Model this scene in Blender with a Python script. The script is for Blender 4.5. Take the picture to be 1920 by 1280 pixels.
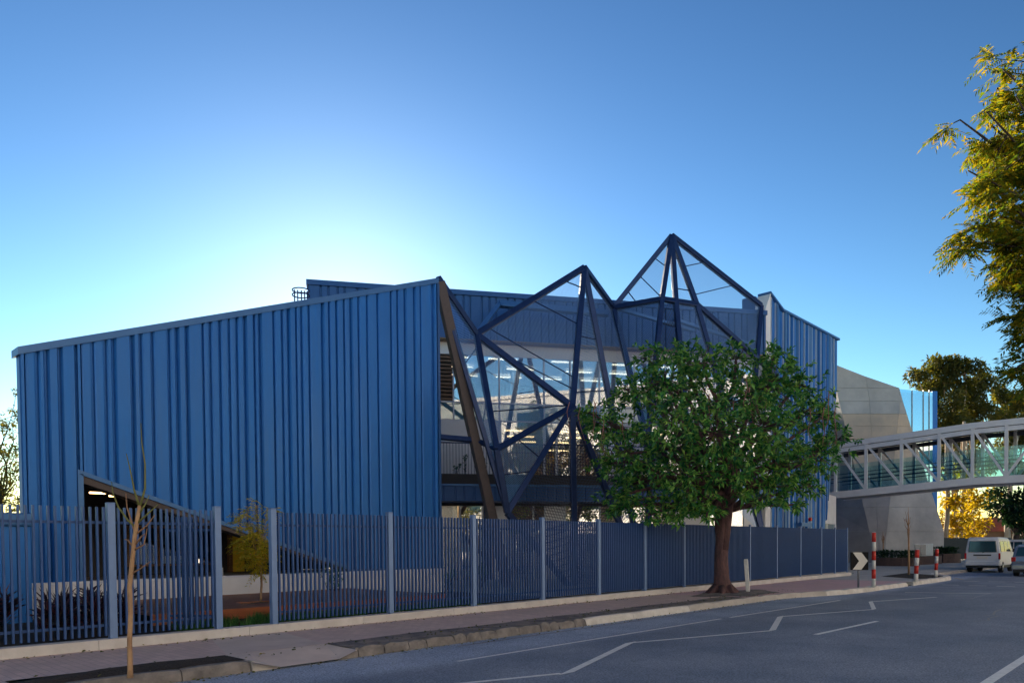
import bpy, math, random
from mathutils import Vector, Matrix, noise
import numpy as np
R = math.radians
sc = bpy.context.scene
col = sc.collection
for o in list(bpy.data.objects):
    bpy.data.objects.remove(o)

# ------------------------------------------------------------------ camera
FPX = 1385.0                       # focal length in photo pixels (1920 wide)
HC = 1.54                          # eye height above the footpath
AL, PI_, RO, CY = R(43.22806), R(1.5), R(0.45), 1058.4947
_fh = Vector((math.cos(AL), math.sin(AL), 0)); _rh = Vector((math.sin(AL), -math.cos(AL), 0)); _z = Vector((0, 0, 1))
FW = _fh * math.cos(PI_) - _z * math.sin(PI_)
_up = _fh * math.sin(PI_) + _z * math.cos(PI_)
RT = _rh * math.cos(RO) - _up * math.sin(RO)
UP = _up * math.cos(RO) + _rh * math.sin(RO)
CAM = Vector((0, 0, HC))
cd = bpy.data.cameras.new('camera'); cam = bpy.data.objects.new('camera', cd); col.objects.link(cam)
m = Matrix((RT, UP, -FW)).transposed().to_4x4(); m.translation = CAM
cam.matrix_world = m
cd.sensor_width = 36; cd.lens = FPX / 1920 * 36
cd.shift_y = (CY - 640) / 1920
cd.clip_start = 0.1; cd.clip_end = 6000
sc.camera = cam

# ------------------------------------------------------------------ light
SUN_EL = R(17.5)
_s = (FW + RT * ((650 - 960) / FPX)); SUN_AZ = math.atan2(_s.y, _s.x)       # the glow stands behind the long blue wall
w = bpy.data.worlds.new('World'); sc.world = w; w.use_nodes = True
nt = w.node_tree; bg = nt.nodes['Background']
sky = nt.nodes.new('ShaderNodeTexSky'); sky.sky_type = 'NISHITA'; sky.sun_disc = False
sky.sun_elevation = SUN_EL; sky.sun_rotation = R(90) - SUN_AZ
sky.altitude = 0; sky.air_density = 1.2; sky.dust_density = 0.12; sky.ozone_density = 2.2
hs = nt.nodes.new('ShaderNodeHueSaturation'); hs.inputs['Saturation'].default_value = 0.98; hs.inputs['Hue'].default_value = 0.494
s0 = nt.nodes.new('ShaderNodeVectorMath'); s0.operation = 'SCALE'; s0.inputs['Scale'].default_value = 1 / 8.0
gm = nt.nodes.new('ShaderNodeGamma'); gm.inputs['Gamma'].default_value = 1.95      # clear dry air: the whole sky a little more contrasty
s1 = nt.nodes.new('ShaderNodeVectorMath'); s1.operation = 'SCALE'; s1.inputs['Scale'].default_value = 8.0
nt.links.new(sky.outputs[0], hs.inputs['Color']); nt.links.new(hs.outputs[0], s0.inputs[0]); nt.links.new(s0.outputs[0], gm.inputs[0])
nt.links.new(gm.outputs[0], s1.inputs[0]); nt.links.new(s1.outputs[0], bg.inputs[0])
bg.inputs[1].default_value = 0.10
sl = bpy.data.lights.new('sun', 'SUN'); sl.energy = 5.0; sl.angle = R(0.53); sl.color = (1.0, 0.84, 0.62)
so = bpy.data.objects.new('sun', sl); col.objects.link(so)
sd = Vector((math.cos(SUN_AZ) * math.cos(SUN_EL), math.sin(SUN_AZ) * math.cos(SUN_EL), math.sin(SUN_EL)))
so.rotation_euler = sd.to_track_quat('Z', 'Y').to_euler(); so.location = (20, 60, 40)
sc.view_settings.view_transform = 'Standard'; sc.view_settings.look = 'None'
sc.view_settings.gamma = 1; sc.view_settings.use_curve_mapping = False
sc.view_settings.exposure = 1.2
sc.cycles.max_bounces = 8; sc.cycles.transparent_max_bounces = 24
sc.cycles.caustics_reflective = False; sc.cycles.caustics_refractive = False

# ------------------------------------------------------------------ photo pixel -> place
def ray(x, y): return FW + RT * ((x - 960) / FPX) + UP * ((CY - y) / FPX)
def G(x, y, z=0.0): d = ray(x, y); return CAM + d * ((z - HC) / d.z)
def onY(x, y, Y): d = ray(x, y); return CAM + d * (Y / d.y)
def onX(x, y, X): d = ray(x, y); return CAM + d * (X / d.x)
def dep(x, y, d): return CAM + ray(x, y) * d
V = Vector

# ------------------------------------------------------------------ materials
MATS = {}
def mat(name, c, c2=None, scale=3.0, rough=0.6, metal=0.0, bump=0.0, bscale=None, spec=0.5, stretch=None, detail=5.0, lo=0.35, hi=0.65):
    mt = bpy.data.materials.new(name); mt.use_nodes = True; n = mt.node_tree.nodes; L = mt.node_tree.links
    b = n['Principled BSDF']; b.inputs['Roughness'].default_value = rough; b.inputs['Metallic'].default_value = metal
    b.inputs['Specular IOR Level'].default_value = spec
    b.inputs['Base Color'].default_value = (*c, 1)
    geo = n.new('ShaderNodeNewGeometry'); src = geo.outputs['Position']
    if stretch:
        mp = n.new('ShaderNodeMapping'); mp.inputs['Scale'].default_value = stretch; L.new(src, mp.inputs[0]); src = mp.outputs[0]
    if c2:
        t = n.new('ShaderNodeTexNoise'); t.inputs['Scale'].default_value = scale; t.inputs['Detail'].default_value = detail; t.inputs['Roughness'].default_value = .65
        L.new(src, t.inputs['Vector'])
        r = n.new('ShaderNodeMapRange'); r.inputs[1].default_value = lo; r.inputs[2].default_value = hi; L.new(t.outputs[0], r.inputs[0])
        mx = n.new('ShaderNodeMix'); mx.data_type = 'RGBA'; mx.inputs[6].default_value = (*c, 1); mx.inputs[7].default_value = (*c2, 1)
        L.new(r.outputs[0], mx.inputs[0]); L.new(mx.outputs[2], b.inputs['Base Color'])
        rr = n.new('ShaderNodeMapRange'); rr.inputs[3].default_value = max(.02, rough - .07); rr.inputs[4].default_value = min(1, rough + .1)
        L.new(r.outputs[0], rr.inputs[0]); L.new(rr.outputs[0], b.inputs['Roughness'])
    if bump:
        t2 = n.new('ShaderNodeTexNoise'); t2.inputs['Scale'].default_value = bscale or scale * 8; t2.inputs['Detail'].default_value = 4; L.new(src, t2.inputs['Vector'])
        bp = n.new('ShaderNodeBump'); bp.inputs['Strength'].default_value = 1; bp.inputs['Distance'].default_value = bump
        L.new(t2.outputs[0], bp.inputs['Height']); L.new(bp.outputs[0], b.inputs['Normal'])
    MATS[name] = mt; return mt

def emat(name, c, s):
    mt = bpy.data.materials.new(name); mt.use_nodes = True; n = mt.node_tree.nodes; b = n['Principled BSDF']
    b.inputs['Base Color'].default_value = (.8, .8, .8, 1); b.inputs['Emission Color'].default_value = (*c, 1); b.inputs['Emission Strength'].default_value = s
    MATS[name] = mt; return mt

def leafmat(name, cols, trans=0.35, rough=0.45, tcol=None):
    mt = bpy.data.materials.new(name); mt.use_nodes = True; n = mt.node_tree.nodes; L = mt.node_tree.links
    b = n['Principled BSDF']; out = n['Material Output']
    g = n.new('ShaderNodeNewGeometry'); cr = n.new('ShaderNodeValToRGB'); L.new(g.outputs['Random Per Island'], cr.inputs[0])
    e = cr.color_ramp.elements
    while len(e) < len(cols): e.new(0.5)
    for i, c in enumerate(cols): e[i].position = i / max(1, len(cols) - 1); e[i].color = (*c, 1)
    L.new(cr.outputs[0], b.inputs['Base Color']); b.inputs['Roughness'].default_value = rough; b.inputs['Specular IOR Level'].default_value = .5
    tr = n.new('ShaderNodeBsdfTranslucent')
    mu = n.new('ShaderNodeMix'); mu.data_type = 'RGBA'; mu.blend_type = 'MULTIPLY'; mu.inputs[0].default_value = 1; mu.clamp_result = False
    L.new(cr.outputs[0], mu.inputs[6]); mu.inputs[7].default_value = (*(tcol or (2.2, 2.0, 0.8)), 1); L.new(mu.outputs[2], tr.inputs[0])
    ms = n.new('ShaderNodeMixShader'); ms.inputs[0].default_value = trans
    L.new(b.outputs[0], ms.inputs[1]); L.new(tr.outputs[0], ms.inputs[2]); L.new(ms.outputs[0], out.inputs[0])
    MATS[name] = mt; return mt

def glassmat(name, tint, refl=0.12, gloss=(1, 1, 1), rough=0.0):
    mt = bpy.data.materials.new(name); mt.use_nodes = True; n = mt.node_tree.nodes; L = mt.node_tree.links
    n.remove(n['Principled BSDF']); out = n['Material Output']
    t = n.new('ShaderNodeBsdfTransparent'); t.inputs[0].default_value = (*tint, 1)
    gl = n.new('ShaderNodeBsdfGlossy'); gl.inputs[0].default_value = (*gloss, 1); gl.inputs['Roughness'].default_value = rough
    lw = n.new('ShaderNodeFresnel'); lw.inputs[0].default_value = 1.5
    mr = n.new('ShaderNodeMapRange'); mr.inputs[1].default_value = 0.04; mr.inputs[2].default_value = 1; mr.inputs[3].default_value = refl; mr.inputs[4].default_value = 1
    L.new(lw.outputs[0], mr.inputs[0])
    ms = n.new('ShaderNodeMixShader'); L.new(mr.outputs[0], ms.inputs[0]); L.new(t.outputs[0], ms.inputs[1]); L.new(gl.outputs[0], ms.inputs[2])
    L.new(ms.outputs[0], out.inputs[0]); MATS[name] = mt; return mt

def meshmat(name, colr, cell, wire, skew=1.0):
    """woven steel wire: diamonds of `cell` metres, wires `wire` wide, in the panel's own UV (metres)"""
    mt = bpy.data.materials.new(name); mt.use_nodes = True; n = mt.node_tree.nodes; L = mt.node_tree.links
    b = n['Principled BSDF']; out = n['Material Output']
    b.inputs['Base Color'].default_value = (*colr, 1); b.inputs['Metallic'].default_value = .6; b.inputs['Roughness'].default_value = .4
    uv = n.new('ShaderNodeUVMap'); sp = n.new('ShaderNodeSeparateXYZ'); L.new(uv.outputs[0], sp.inputs[0])
    def op(o, a, bb):
        x = n.new('ShaderNodeMath'); x.operation = o
        for i, v in enumerate((a, bb)):
            if v is None: continue
            if isinstance(v, (int, float)): x.inputs[i].default_value = v
            else: L.new(v, x.inputs[i])
        return x.outputs[0]
    v = op('MULTIPLY', sp.outputs[1], skew)
    res = []
    for sgn in ('ADD', 'SUBTRACT'):
        q = op('DIVIDE', op(sgn, sp.outputs[0], v), cell)
        res.append(op('LESS_THAN', op('FRACT', q, None), wire / cell))
    f = op('MAXIMUM', res[0], res[1])
    t = n.new('ShaderNodeBsdfTransparent'); ms = n.new('ShaderNodeMixShader')
    L.new(f, ms.inputs[0]); L.new(t.outputs[0], ms.inputs[1]); L.new(b.outputs[0], ms.inputs[2]); L.new(ms.outputs[0], out.inputs[0])
    MATS[name] = mt; return mt

BLUE, BLUE2 = (0.016, 0.148, 0.48), (0.024, 0.185, 0.57)
mat('cladding', BLUE, BLUE2, 1.1, .42, .25, .003, 2.0, stretch=(1, 1, .35), spec=.35)
_c = MATS['cladding'].node_tree; _n = _c.nodes; _b = _n['Principled BSDF']; _mx = [x for x in _n if x.type == 'MIX'][0]
_g = [x for x in _n if x.type == 'NEW_GEOMETRY'][0]; _mp = _n.new('ShaderNodeMapping'); _mp.inputs['Scale'].default_value = (7, 7, .22); _c.links.new(_g.outputs['Position'], _mp.inputs[0])
_t = _n.new('ShaderNodeTexNoise'); _t.inputs['Scale'].default_value = 1.3; _t.inputs['Detail'].default_value = 6; _c.links.new(_mp.outputs[0], _t.inputs['Vector'])
_r = _n.new('ShaderNodeMapRange'); _r.inputs[1].default_value = .35; _r.inputs[2].default_value = .75; _r.inputs[3].default_value = 0; _r.inputs[4].default_value = .28; _c.links.new(_t.outputs[0], _r.inputs[0])
_m2 = _n.new('ShaderNodeMix'); _m2.data_type = 'RGBA'; _m2.inputs[7].default_value = (.075, .16, .33, 1); _c.links.new(_r.outputs[0], _m2.inputs[0]); _c.links.new(_mx.outputs[2], _m2.inputs[6]); _c.links.new(_m2.outputs[2], _b.inputs['Base Color'])
mat('cladding_trim', (.05, .16, .38), (.06, .18, .42), 2, .4, .25)
mat('navy_clad', (.018, .085, .25), (.023, .10, .29), 2, .42, .25)
mat('steel_blue', (.010, .03, .105), (.016, .042, .135), 6, .38, .4)
mat('steel_brown', (.065, .048, .05), (.09, .068, .068), 6, .5, .2)
mat('fence_paint', (.17, .27, .50), (.19, .30, .54), 5, .42, .2)
mat('fence_slat', (.034, .09, .26), (.045, .11, .30), 5, .42, .2)
mat('white_wall', (.84, .84, .86), (.78, .78, .80), 1.5, .7)
mat('white_frame', (.7, .74, .8), None, rough=.4)
mat('soffit', (.30, .19, .10), (.22, .14, .075), 3, .6, stretch=(12, 12, 1))
mat('timber', (.22, .12, .06), (.15, .075, .04), 4, .55, stretch=(1, 1, 8))
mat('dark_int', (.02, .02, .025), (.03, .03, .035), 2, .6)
mat('room_wall', (.42, .35, .26), (.37, .31, .23), 1, .8)
mat('room_warm', (.62, .40, .12), (.55, .33, .10), 1.5, .7)
mat('room_floor', (.22, .19, .16), (.18, .15, .13), 2, .5)
mat('yellow_panel', (.75, .47, .02), (.68, .42, .02), 2, .5)
mat('teal_panel', (.03, .30, .30), (.03, .25, .27), 2, .5)
mat('concrete_plinth', (.82, .80, .80), (.68, .66, .66), 1.3, .8, 0, .003, 20, lo=.3, hi=.75)
mat('concrete', (.60, .58, .57), (.37, .365, .375), .45, .85, 0, .006, 9, lo=.3, hi=.7, detail=9)
mat('concrete_warm', (.74, .58, .43), (.52, .43, .35), .5, .85, 0, .006, 9, lo=.3, hi=.7, detail=9)
mat('kerb_concrete', (.56, .52, .49), (.40, .37, .35), 2.2, .85, 0, .006, 25, lo=.3, hi=.7, detail=8)
mat('bluestone', (.29, .26, .245), (.13, .12, .12), 4, .8, 0, .02, 12, lo=.3, hi=.7, detail=8)
mat('kerb_white', (.74, .71, .68), (.56, .53, .50), 3, .8, 0, .004, 25)
mat('plinth_strip', (.70, .67, .66), (.54, .51, .50), 2.5, .85, 0, .004, 25, lo=.3, hi=.72, detail=8)
mat('verge_asphalt', (.11, .10, .105), (.40, .32, .27), 2.6, .9, 0, .012, 30, lo=.4, hi=.75, detail=9)
mat('mulch', (.022, .017, .015), (.05, .036, .028), 14, .95, 0, .04, 30)
mat('soil', (.03, .024, .02), (.055, .042, .033), 8, .95, 0, .03, 25)
mat('dirt_ground', (.30, .24, .18), (.20, .18, .11), .3, .95, 0, .02, 4)
mat('apron', (.55, .53, .51), (.44, .43, .41), .8, .85, 0, .004, 25)
mat('drive', (.72, .60, .54), (.55, .45, .42), 1.2, .85, 0, .005, 22, lo=.3, hi=.7, detail=9)
mat('paint', (.80, .80, .80), (.55, .56, .58), 9, .6, 0, .002, 60, lo=.45, hi=.85, detail=8)
mat('paint_worn', (.30, .31, .33), (.15, .155, .17), 14, .7, lo=.4, hi=.7)
mat('paint_yellow', (.55, .36, .04), (.35, .24, .06), 9, .6)
mat('bark', (.15, .075, .075), (.075, .045, .05), 5, .85, 0, .03, 9, stretch=(2, 2, .6))
mat('bark_pale', (.52, .32, .17), (.36, .21, .12), 8, .8, 0, .01, 25, stretch=(1, 1, .5))
mat('bark_gum', (.55, .44, .33), (.38, .29, .21), 1.5, .8, 0, .02, 6, stretch=(1, 1, .4))
mat('bark_dark', (.06, .045, .04), (.035, .028, .026), 5, .9, 0, .02, 14)
mat('twig', (.30, .17, .10), None, rough=.8)
mat('twig_green', (.16, .17, .05), None, rough=.7)
mat('twig_pink', (.34, .15, .12), None, rough=.8)
mat('deck', (.42, .18, .10), (.31, .125, .07), 3, .6, 0, .003, 30, stretch=(.4, 5, 5))
mat('deck_face', (.46, .14, .05), (.34, .10, .04), 3, .55, stretch=(.4, 5, 5))
mat('bridge_paint', (.80, .79, .82), (.73, .72, .75), 2, .4, .2)
mat('bridge_dark', (.05, .06, .09), None, rough=.5)
mat('red', (.62, .035, .02), (.52, .03, .02), 6, .45)
mat('white_paint', (.74, .74, .74), (.62, .62, .62), 6, .5)
mat('black_sign', (.012, .012, .014), None, rough=.7, spec=.2)
mat('sign_white', (.75, .72, .68), None, rough=.45)
mat('galv', (.30, .32, .35), (.24, .26, .29), 8, .45, .7)
mat('brick_dark', (.105, .07, .065), (.15, .10, .09), 6, .85, 0, .005, 30)
mat('van_white', (.72, .74, .78), None, rough=.38, spec=.3)
mat('car_silver', (.40, .43, .47), None, rough=.25, metal=.7)
mat('rubber', (.015, .015, .016), None, rough=.85)
mat('black_plastic', (.02, .02, .022), None, rough=.5)
mat('car_glass', (.02, .06, .09), None, rough=.05, spec=1.0)
mat('tail_red', (.5, .01, .015), None, rough=.2)
mat('tail_amber', (.7, .25, .02), None, rough=.2)
mat('hub', (.35, .36, .38), None, rough=.35, metal=.8)
mat('fence_dark', (.018, .022, .035), (.03, .035, .05), 3, .6)
mat('shade_cloth', (.012, .03, .09), None, rough=.7)
mat('cabinet', (.62, .66, .70), (.5, .55, .6), 3, .5)
mat('roof_tile', (.40, .09, .04), (.3, .07, .03), 3, .7)
mat('house_wall', (.30, .17, .10), (.25, .15, .10), 2, .8)
mat('bounce_render', (.82, .79, .76), (.76, .73, .70), .6, .85)
mat('paint_faded', (.30, .27, .24), (.20, .20, .22), 6, .8, lo=.4, hi=.6)
mat('fin_glint', (.60, .67, .77), (.52, .60, .72), 3, .35, .3)
mat('hose', (.02, .13, .12), None, rough=.4)
emat('lamp', (1.0, .60, .25), 4.0)
emat('lamp_white', (1.0, .78, .5), 3.0)
glassmat('glass', (.72, .82, .9), .5)
glassmat('glass_spandrel', (.68, .87, .96), .14)  # blue tint stands in for bright sky reflected in the spandrels
glassmat('glass_frost', (.6, .7, .78), .30, rough=.25)
glassmat('glass_bridge', (.80, .94, .95), .08)
glassmat('glass_tower', (.35, .62, .72), .60, gloss=(.85, 1, 1))
meshmat('mesh_fine', (.22, .36, .60), .06, .0125, .6)
meshmat('mesh_dense', (.16, .34, .66), .06, .018, .6)
meshmat('mesh_chain', (.05, .065, .11), .115, .02, .55)
leafmat('leaf_big', [(.02, .095, .045), (.05, .20, .06), (.11, .34, .07), (.34, .56, .12), (.065, .24, .09)], .14, .26, (1.6, 1.8, .6))
leafmat('leaf_jac', [(.06, .12, .02), (.10, .17, .02), (.20, .21, .02), (.30, .23, .015)], .5, .5, (2.2, 1.8, .5))
leafmat('leaf_gum', [(.045, .07, .03), (.08, .105, .035), (.15, .14, .03), (.06, .085, .04)], .42, .5, (2.2, 1.8, .5))
leafmat('leaf_dark', [(.008, .03, .014), (.014, .05, .02), (.02, .06, .02)], .2, .45, (1.6, 1.7, .6))
leafmat('leaf_gold', [(.22, .19, .02), (.34, .25, .02), (.15, .16, .03)], .6, .5, (2.2, 1.8, .4))
leafmat('leaf_sapling', [(.40, .42, .04), (.60, .48, .04), (.60, .40, .04), (.33, .40, .05)], .4, .5, (1.6, 1.5, .5))
leafmat('leaf_wine', [(.03, .022, .03), (.06, .025, .04), (.12, .035, .05), (.05, .05, .06)], .15, .4, (1.5, 1, 1))
leafmat('leaf_shrub', [(.025, .09, .05), (.04, .13, .06), (.06, .15, .05)], .25, .45, (1.5, 1.6, .7))
leafmat('leaf_grass', [(.03, .12, .03), (.05, .17, .04), (.08, .2, .05)], .3, .5, (1.5, 1.6, .7))

# asphalt: aggregate, patches and tyre-polished bands
def road_mat():
    mt = mat('asphalt', (.135, .17, .24), (.26, .30, .385), .5, .82, 0, .006, 70, lo=.3, hi=.7, detail=9)
    n = mt.node_tree.nodes; L = mt.node_tree.links; b = n['Principled BSDF']
    mx = [x for x in n if x.type == 'MIX'][0]
    geo = [x for x in n if x.type == 'NEW_GEOMETRY'][0]
    sp = n.new('ShaderNodeTexNoise'); sp.inputs['Scale'].default_value = 45; sp.inputs['Detail'].default_value = 2; L.new(geo.outputs['Position'], sp.inputs['Vector'])
    r = n.new('ShaderNodeMapRange'); r.inputs[1].default_value = .3; r.inputs[2].default_value = .7; r.inputs[3].default_value = .5; r.inputs[4].default_value = 1.5; L.new(sp.outputs[0], r.inputs[0])
    m2 = n.new('ShaderNodeMix'); m2.data_type = 'RGBA'; m2.blend_type = 'MULTIPLY'; m2.inputs[0].default_value = 1
    L.new(mx.outputs[2], m2.inputs[6]); L.new(r.outputs[0], m2.inputs[7])
    # the strip along the gutter is an older, paler seal with its own edge
    sx = n.new('ShaderNodeSeparateXYZ'); L.new(geo.outputs['Position'], sx.inputs[0])
    r2 = n.new('ShaderNodeMapRange'); r2.inputs[1].default_value = 7.7; r2.inputs[2].default_value = 8.25; r2.inputs[3].default_value = 1; r2.inputs[4].default_value = 1.55; L.new(sx.outputs[1], r2.inputs[0])
    m3 = n.new('ShaderNodeMix'); m3.data_type = 'RGBA'; m3.blend_type = 'MULTIPLY'; m3.inputs[0].default_value = 1; m3.clamp_result = False
    L.new(m2.outputs[2], m3.inputs[6]); L.new(r2.outputs[0], m3.inputs[7]); L.new(m3.outputs[2], b.inputs['Base Color'])
road_mat()
def paver_mat(name, c1, c2, mortar, rot=0.0, sc_=1.0, dirt=(.17, .14, .135)):
    mt = bpy.data.materials.new(name); mt.use_nodes = True; n = mt.node_tree.nodes; L = mt.node_tree.links; b = n['Principled BSDF']
    geo = n.new('ShaderNodeNewGeometry'); mp = n.new('ShaderNodeMapping'); mp.inputs['Rotation'].default_value = (0, 0, rot); L.new(geo.outputs['Position'], mp.inputs[0])
    br = n.new('ShaderNodeTexBrick'); L.new(mp.outputs[0], br.inputs['Vector'])
    br.inputs['Color1'].default_value = (*c1, 1); br.inputs['Color2'].default_value = (*c2, 1); br.inputs['Mortar'].default_value = (*mortar, 1)
    br.inputs['Scale'].default_value = sc_; br.inputs['Brick Width'].default_value = .23; br.inputs['Row Height'].default_value = .115; br.inputs['Mortar Size'].default_value = .004
    t = n.new('ShaderNodeTexNoise'); t.inputs['Scale'].default_value = .9; t.inputs['Detail'].default_value = 9; t.inputs['Roughness'].default_value = .7; L.new(geo.outputs['Position'], t.inputs['Vector'])
    r = n.new('ShaderNodeMapRange'); r.inputs[1].default_value = .38; r.inputs[2].default_value = .72; r.inputs[4].default_value = .85; L.new(t.outputs[0], r.inputs[0])
    mx = n.new('ShaderNodeMix'); mx.data_type = 'RGBA'; L.new(r.outputs[0], mx.inputs[0]); L.new(br.outputs[0], mx.inputs[6]); mx.inputs[7].default_value = (*dirt, 1)
    L.new(mx.outputs[2], b.inputs['Base Color']); b.inputs['Roughness'].default_value = .85
    bp = n.new('ShaderNodeBump'); bp.inputs['Distance'].default_value = .006; bp.invert = True; L.new(br.outputs['Fac'], bp.inputs['Height']); L.new(bp.outputs[0], b.inputs['Normal'])
    MATS[name] = mt
paver_mat('paver', (.76, .57, .52), (.64, .47, .44), (.38, .30, .28), R(90), 1, (.54, .42, .39))
paver_mat('paver_pink', (.80, .53, .54), (.70, .45, .48), (.44, .33, .34), R(45), 1, (.64, .45, .44))

# ------------------------------------------------------------------ mesh building
def wloc(o):
    v = Vector((0, 0, 0))
    while o is not None: v = v + o.location; o = o.parent
    return v
class MB:
    def __init__(s): s.v = []; s.f = []
    def poly(s, pts): i = len(s.v); s.v += [tuple(p) for p in pts]; s.f.append(tuple(range(i, i + len(pts)))); return s
    def box(s, x0, x1, y0, y1, z0, z1):
        return s.hexa([(x0, y0, z0), (x1, y0, z0), (x1, y1, z0), (x0, y1, z0)], [(x0, y0, z1), (x1, y0, z1), (x1, y1, z1), (x0, y1, z1)])
    def hexa(s, a, b):                       # two n-gon rings -> closed prism
        i = len(s.v); n = len(a); s.v += [tuple(p) for p in a] + [tuple(p) for p in b]
        s.f.append(tuple(i + k for k in range(n - 1, -1, -1))); s.f.append(tuple(i + n + k for k in range(n)))
        for k in range(n): q = (k + 1) % n; s.f.append((i + k, i + q, i + n + q, i + n + k))
        return s
    def beam(s, p, q, w_, h=None, up=(0, 0, 1)):
        p, q = V(p), V(q); d = (q - p).normalized(); u = V(up)
        a = d.cross(u)
        if a.length < 1e-4: a = d.cross(V((0, 1, 0)))
        a.normalize(); b = a.cross(d).normalized(); h = w_ if h is None else h
        o = [a * w_ / 2 + b * h / 2, -a * w_ / 2 + b * h / 2, -a * w_ / 2 - b * h / 2, a * w_ / 2 - b * h / 2]
        return s.hexa([p + k for k in o], [q + k for k in o])
    def tube(s, pts, rad, n=8, cap=True):
        pts = [V(p) for p in pts]; i0 = len(s.v); a = None
        for k, p in enumerate(pts):
            d = (pts[min(k + 1, len(pts) - 1)] - pts[max(k - 1, 0)]).normalized()
            if a is None: a = d.cross(V((0, 0, 1)) if abs(d.z) < .9 else V((1, 0, 0))).normalized()
            else: a = (a - d * a.dot(d)).normalized()
            b = d.cross(a); r = rad[k] if hasattr(rad, '__len__') else rad
            for j in range(n):
                t = 2 * math.pi * j / n; s.v.append(tuple(p + a * (math.cos(t) * r) + b * (math.sin(t) * r)))
        for k in range(len(pts) - 1):
            for j in range(n):
                q = (j + 1) % n; A = i0 + k * n; s.f.append((A + j, A + q, A + n + q, A + n + j))
        if cap:
            s.f.append(tuple(i0 + j for j in range(n - 1, -1, -1))); e = i0 + (len(pts) - 1) * n; s.f.append(tuple(e + j for j in range(n)))
        return s
    def build(s, name, mt, parent=None, smooth=False, base=None):
        me = bpy.data.meshes.new(name)
        org = wloc(parent) if parent else V((0, 0, 0))
        loc = V(base) - org if base is not None else V((0, 0, 0))
        off = org + loc
        me.from_pydata([(x - off.x, y - off.y, z - off.z) for x, y, z in s.v], [], s.f)
        me.materials.append(MATS[mt])
        if smooth: me.polygons.foreach_set('use_smooth', [True] * len(me.polygons))
        me.update()
        o = bpy.data.objects.new(name, me); col.objects.link(o); o.location = loc
        if parent: o.parent = parent
        return o
def shade_fix(o):
    return o
def bevel(o, wd, seg=2, ang=35):
    b = o.modifiers.new('bevel', 'BEVEL'); b.width = wd; b.segments = seg; b.limit_method = 'ANGLE'; b.angle_limit = R(ang); return o
def thing(name, label, cat, loc=(0, 0, 0), group=None, rz=0):
    o = bpy.data.objects.new(name, None); col.objects.link(o); o.location = loc; o.rotation_euler.z = rz; o.empty_display_size = .2
    return tag(o, label, cat, group)
def tag(o, label, cat, group=None):
    o['label'] = label; o['category'] = cat
    if group: o['group'] = group
    return o
def struct(o): o['kind'] = 'structure'; return o
def stuff(o): o['kind'] = 'stuff'; return o
def inst(src, parent, loc, rot=None, scale=None, name=None):
    o = bpy.data.objects.new(name or src.name.split('.')[0], src.data); col.objects.link(o); o.parent = parent; o.location = loc
    if rot: o.rotation_euler = rot
    if scale: o.scale = scale
    return o
rnd = random.Random(7)
RS = np.random.RandomState(11)

def leaf_mesh(name, P, D, ln, wd, mt, parent, fold=.25, droop=0.0):
    """one folded diamond leaf per row: base P, direction D (unit), length ln, width wd"""
    N = len(P); D = D / np.maximum(np.linalg.norm(D, axis=1, keepdims=True), 1e-6)
    rv = RS.normal(size=(N, 3)); S = np.cross(D, rv); S /= np.maximum(np.linalg.norm(S, axis=1, keepdims=True), 1e-6)
    # prefer leaf blades facing the sky
    Zv = np.array([0, 0, 1.0]); S2 = np.cross(D, np.tile(Zv, (N, 1))); S2 += 1e-4
    S2 /= np.maximum(np.linalg.norm(S2, axis=1, keepdims=True), 1e-6); S = S * .55 + S2 * .75; S -= D * np.sum(S * D, 1, keepdims=True)
    S /= np.maximum(np.linalg.norm(S, axis=1, keepdims=True), 1e-6)
    Nn = np.cross(S, D)
    l = (ln * RS.uniform(.65, 1.25, N))[:, None]; w_ = (wd * RS.uniform(.75, 1.2, N))[:, None]
    tip = P + D * l - np.array([0, 0, 1.0]) * droop * l
    mid = P + D * l * .48
    vs = np.empty((N, 4, 3)); vs[:, 0] = P; vs[:, 1] = mid + S * w_ / 2 + Nn * w_ * fold; vs[:, 2] = tip; vs[:, 3] = mid - S * w_ / 2 + Nn * w_ * fold
    off = np.array(wloc(parent)) if parent else np.zeros(3)
    vs = (vs.reshape(-1, 3) - off)
    idx = np.arange(N)[:, None] * 4
    tri = np.concatenate([idx + np.array([[0, 1, 2]]), idx + np.array([[0, 2, 3]])], 1).reshape(-1)
    me = bpy.data.meshes.new(name); me.vertices.add(len(vs)); me.vertices.foreach_set('co', vs.ravel().astype(np.float32))
    me.loops.add(len(tri)); me.loops.foreach_set('vertex_index', tri.astype(np.int32))
    me.polygons.add(len(tri) // 3); me.polygons.foreach_set('loop_start', np.arange(0, len(tri), 3, dtype=np.int32))
    me.materials.append(MATS[mt]); me.update(calc_edges=True); me.validate()
    o = bpy.data.objects.new(name, me); col.objects.link(o)
    if parent: o.parent = parent
    return o
def limb(mb, a, b, r0, r1, seg=5, wob=.12, n=7, sag=0.0):
    a, b = V(a), V(b); L = (b - a).length; pts = []
    ph = rnd.random() * 50
    for k in range(seg + 1):
        t = k / seg; p = a.lerp(b, t)
        q = noise.noise_vector(V((t * 2.3 + ph, ph, 0))) * wob * L * math.sin(math.pi * t)
        pts.append(p + q - V((0, 0, sag * L * math.sin(math.pi * t))))
    mb.tube(pts, [r0 + (r1 - r0) * k / seg for k in range(seg + 1)], n); return pts

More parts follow.
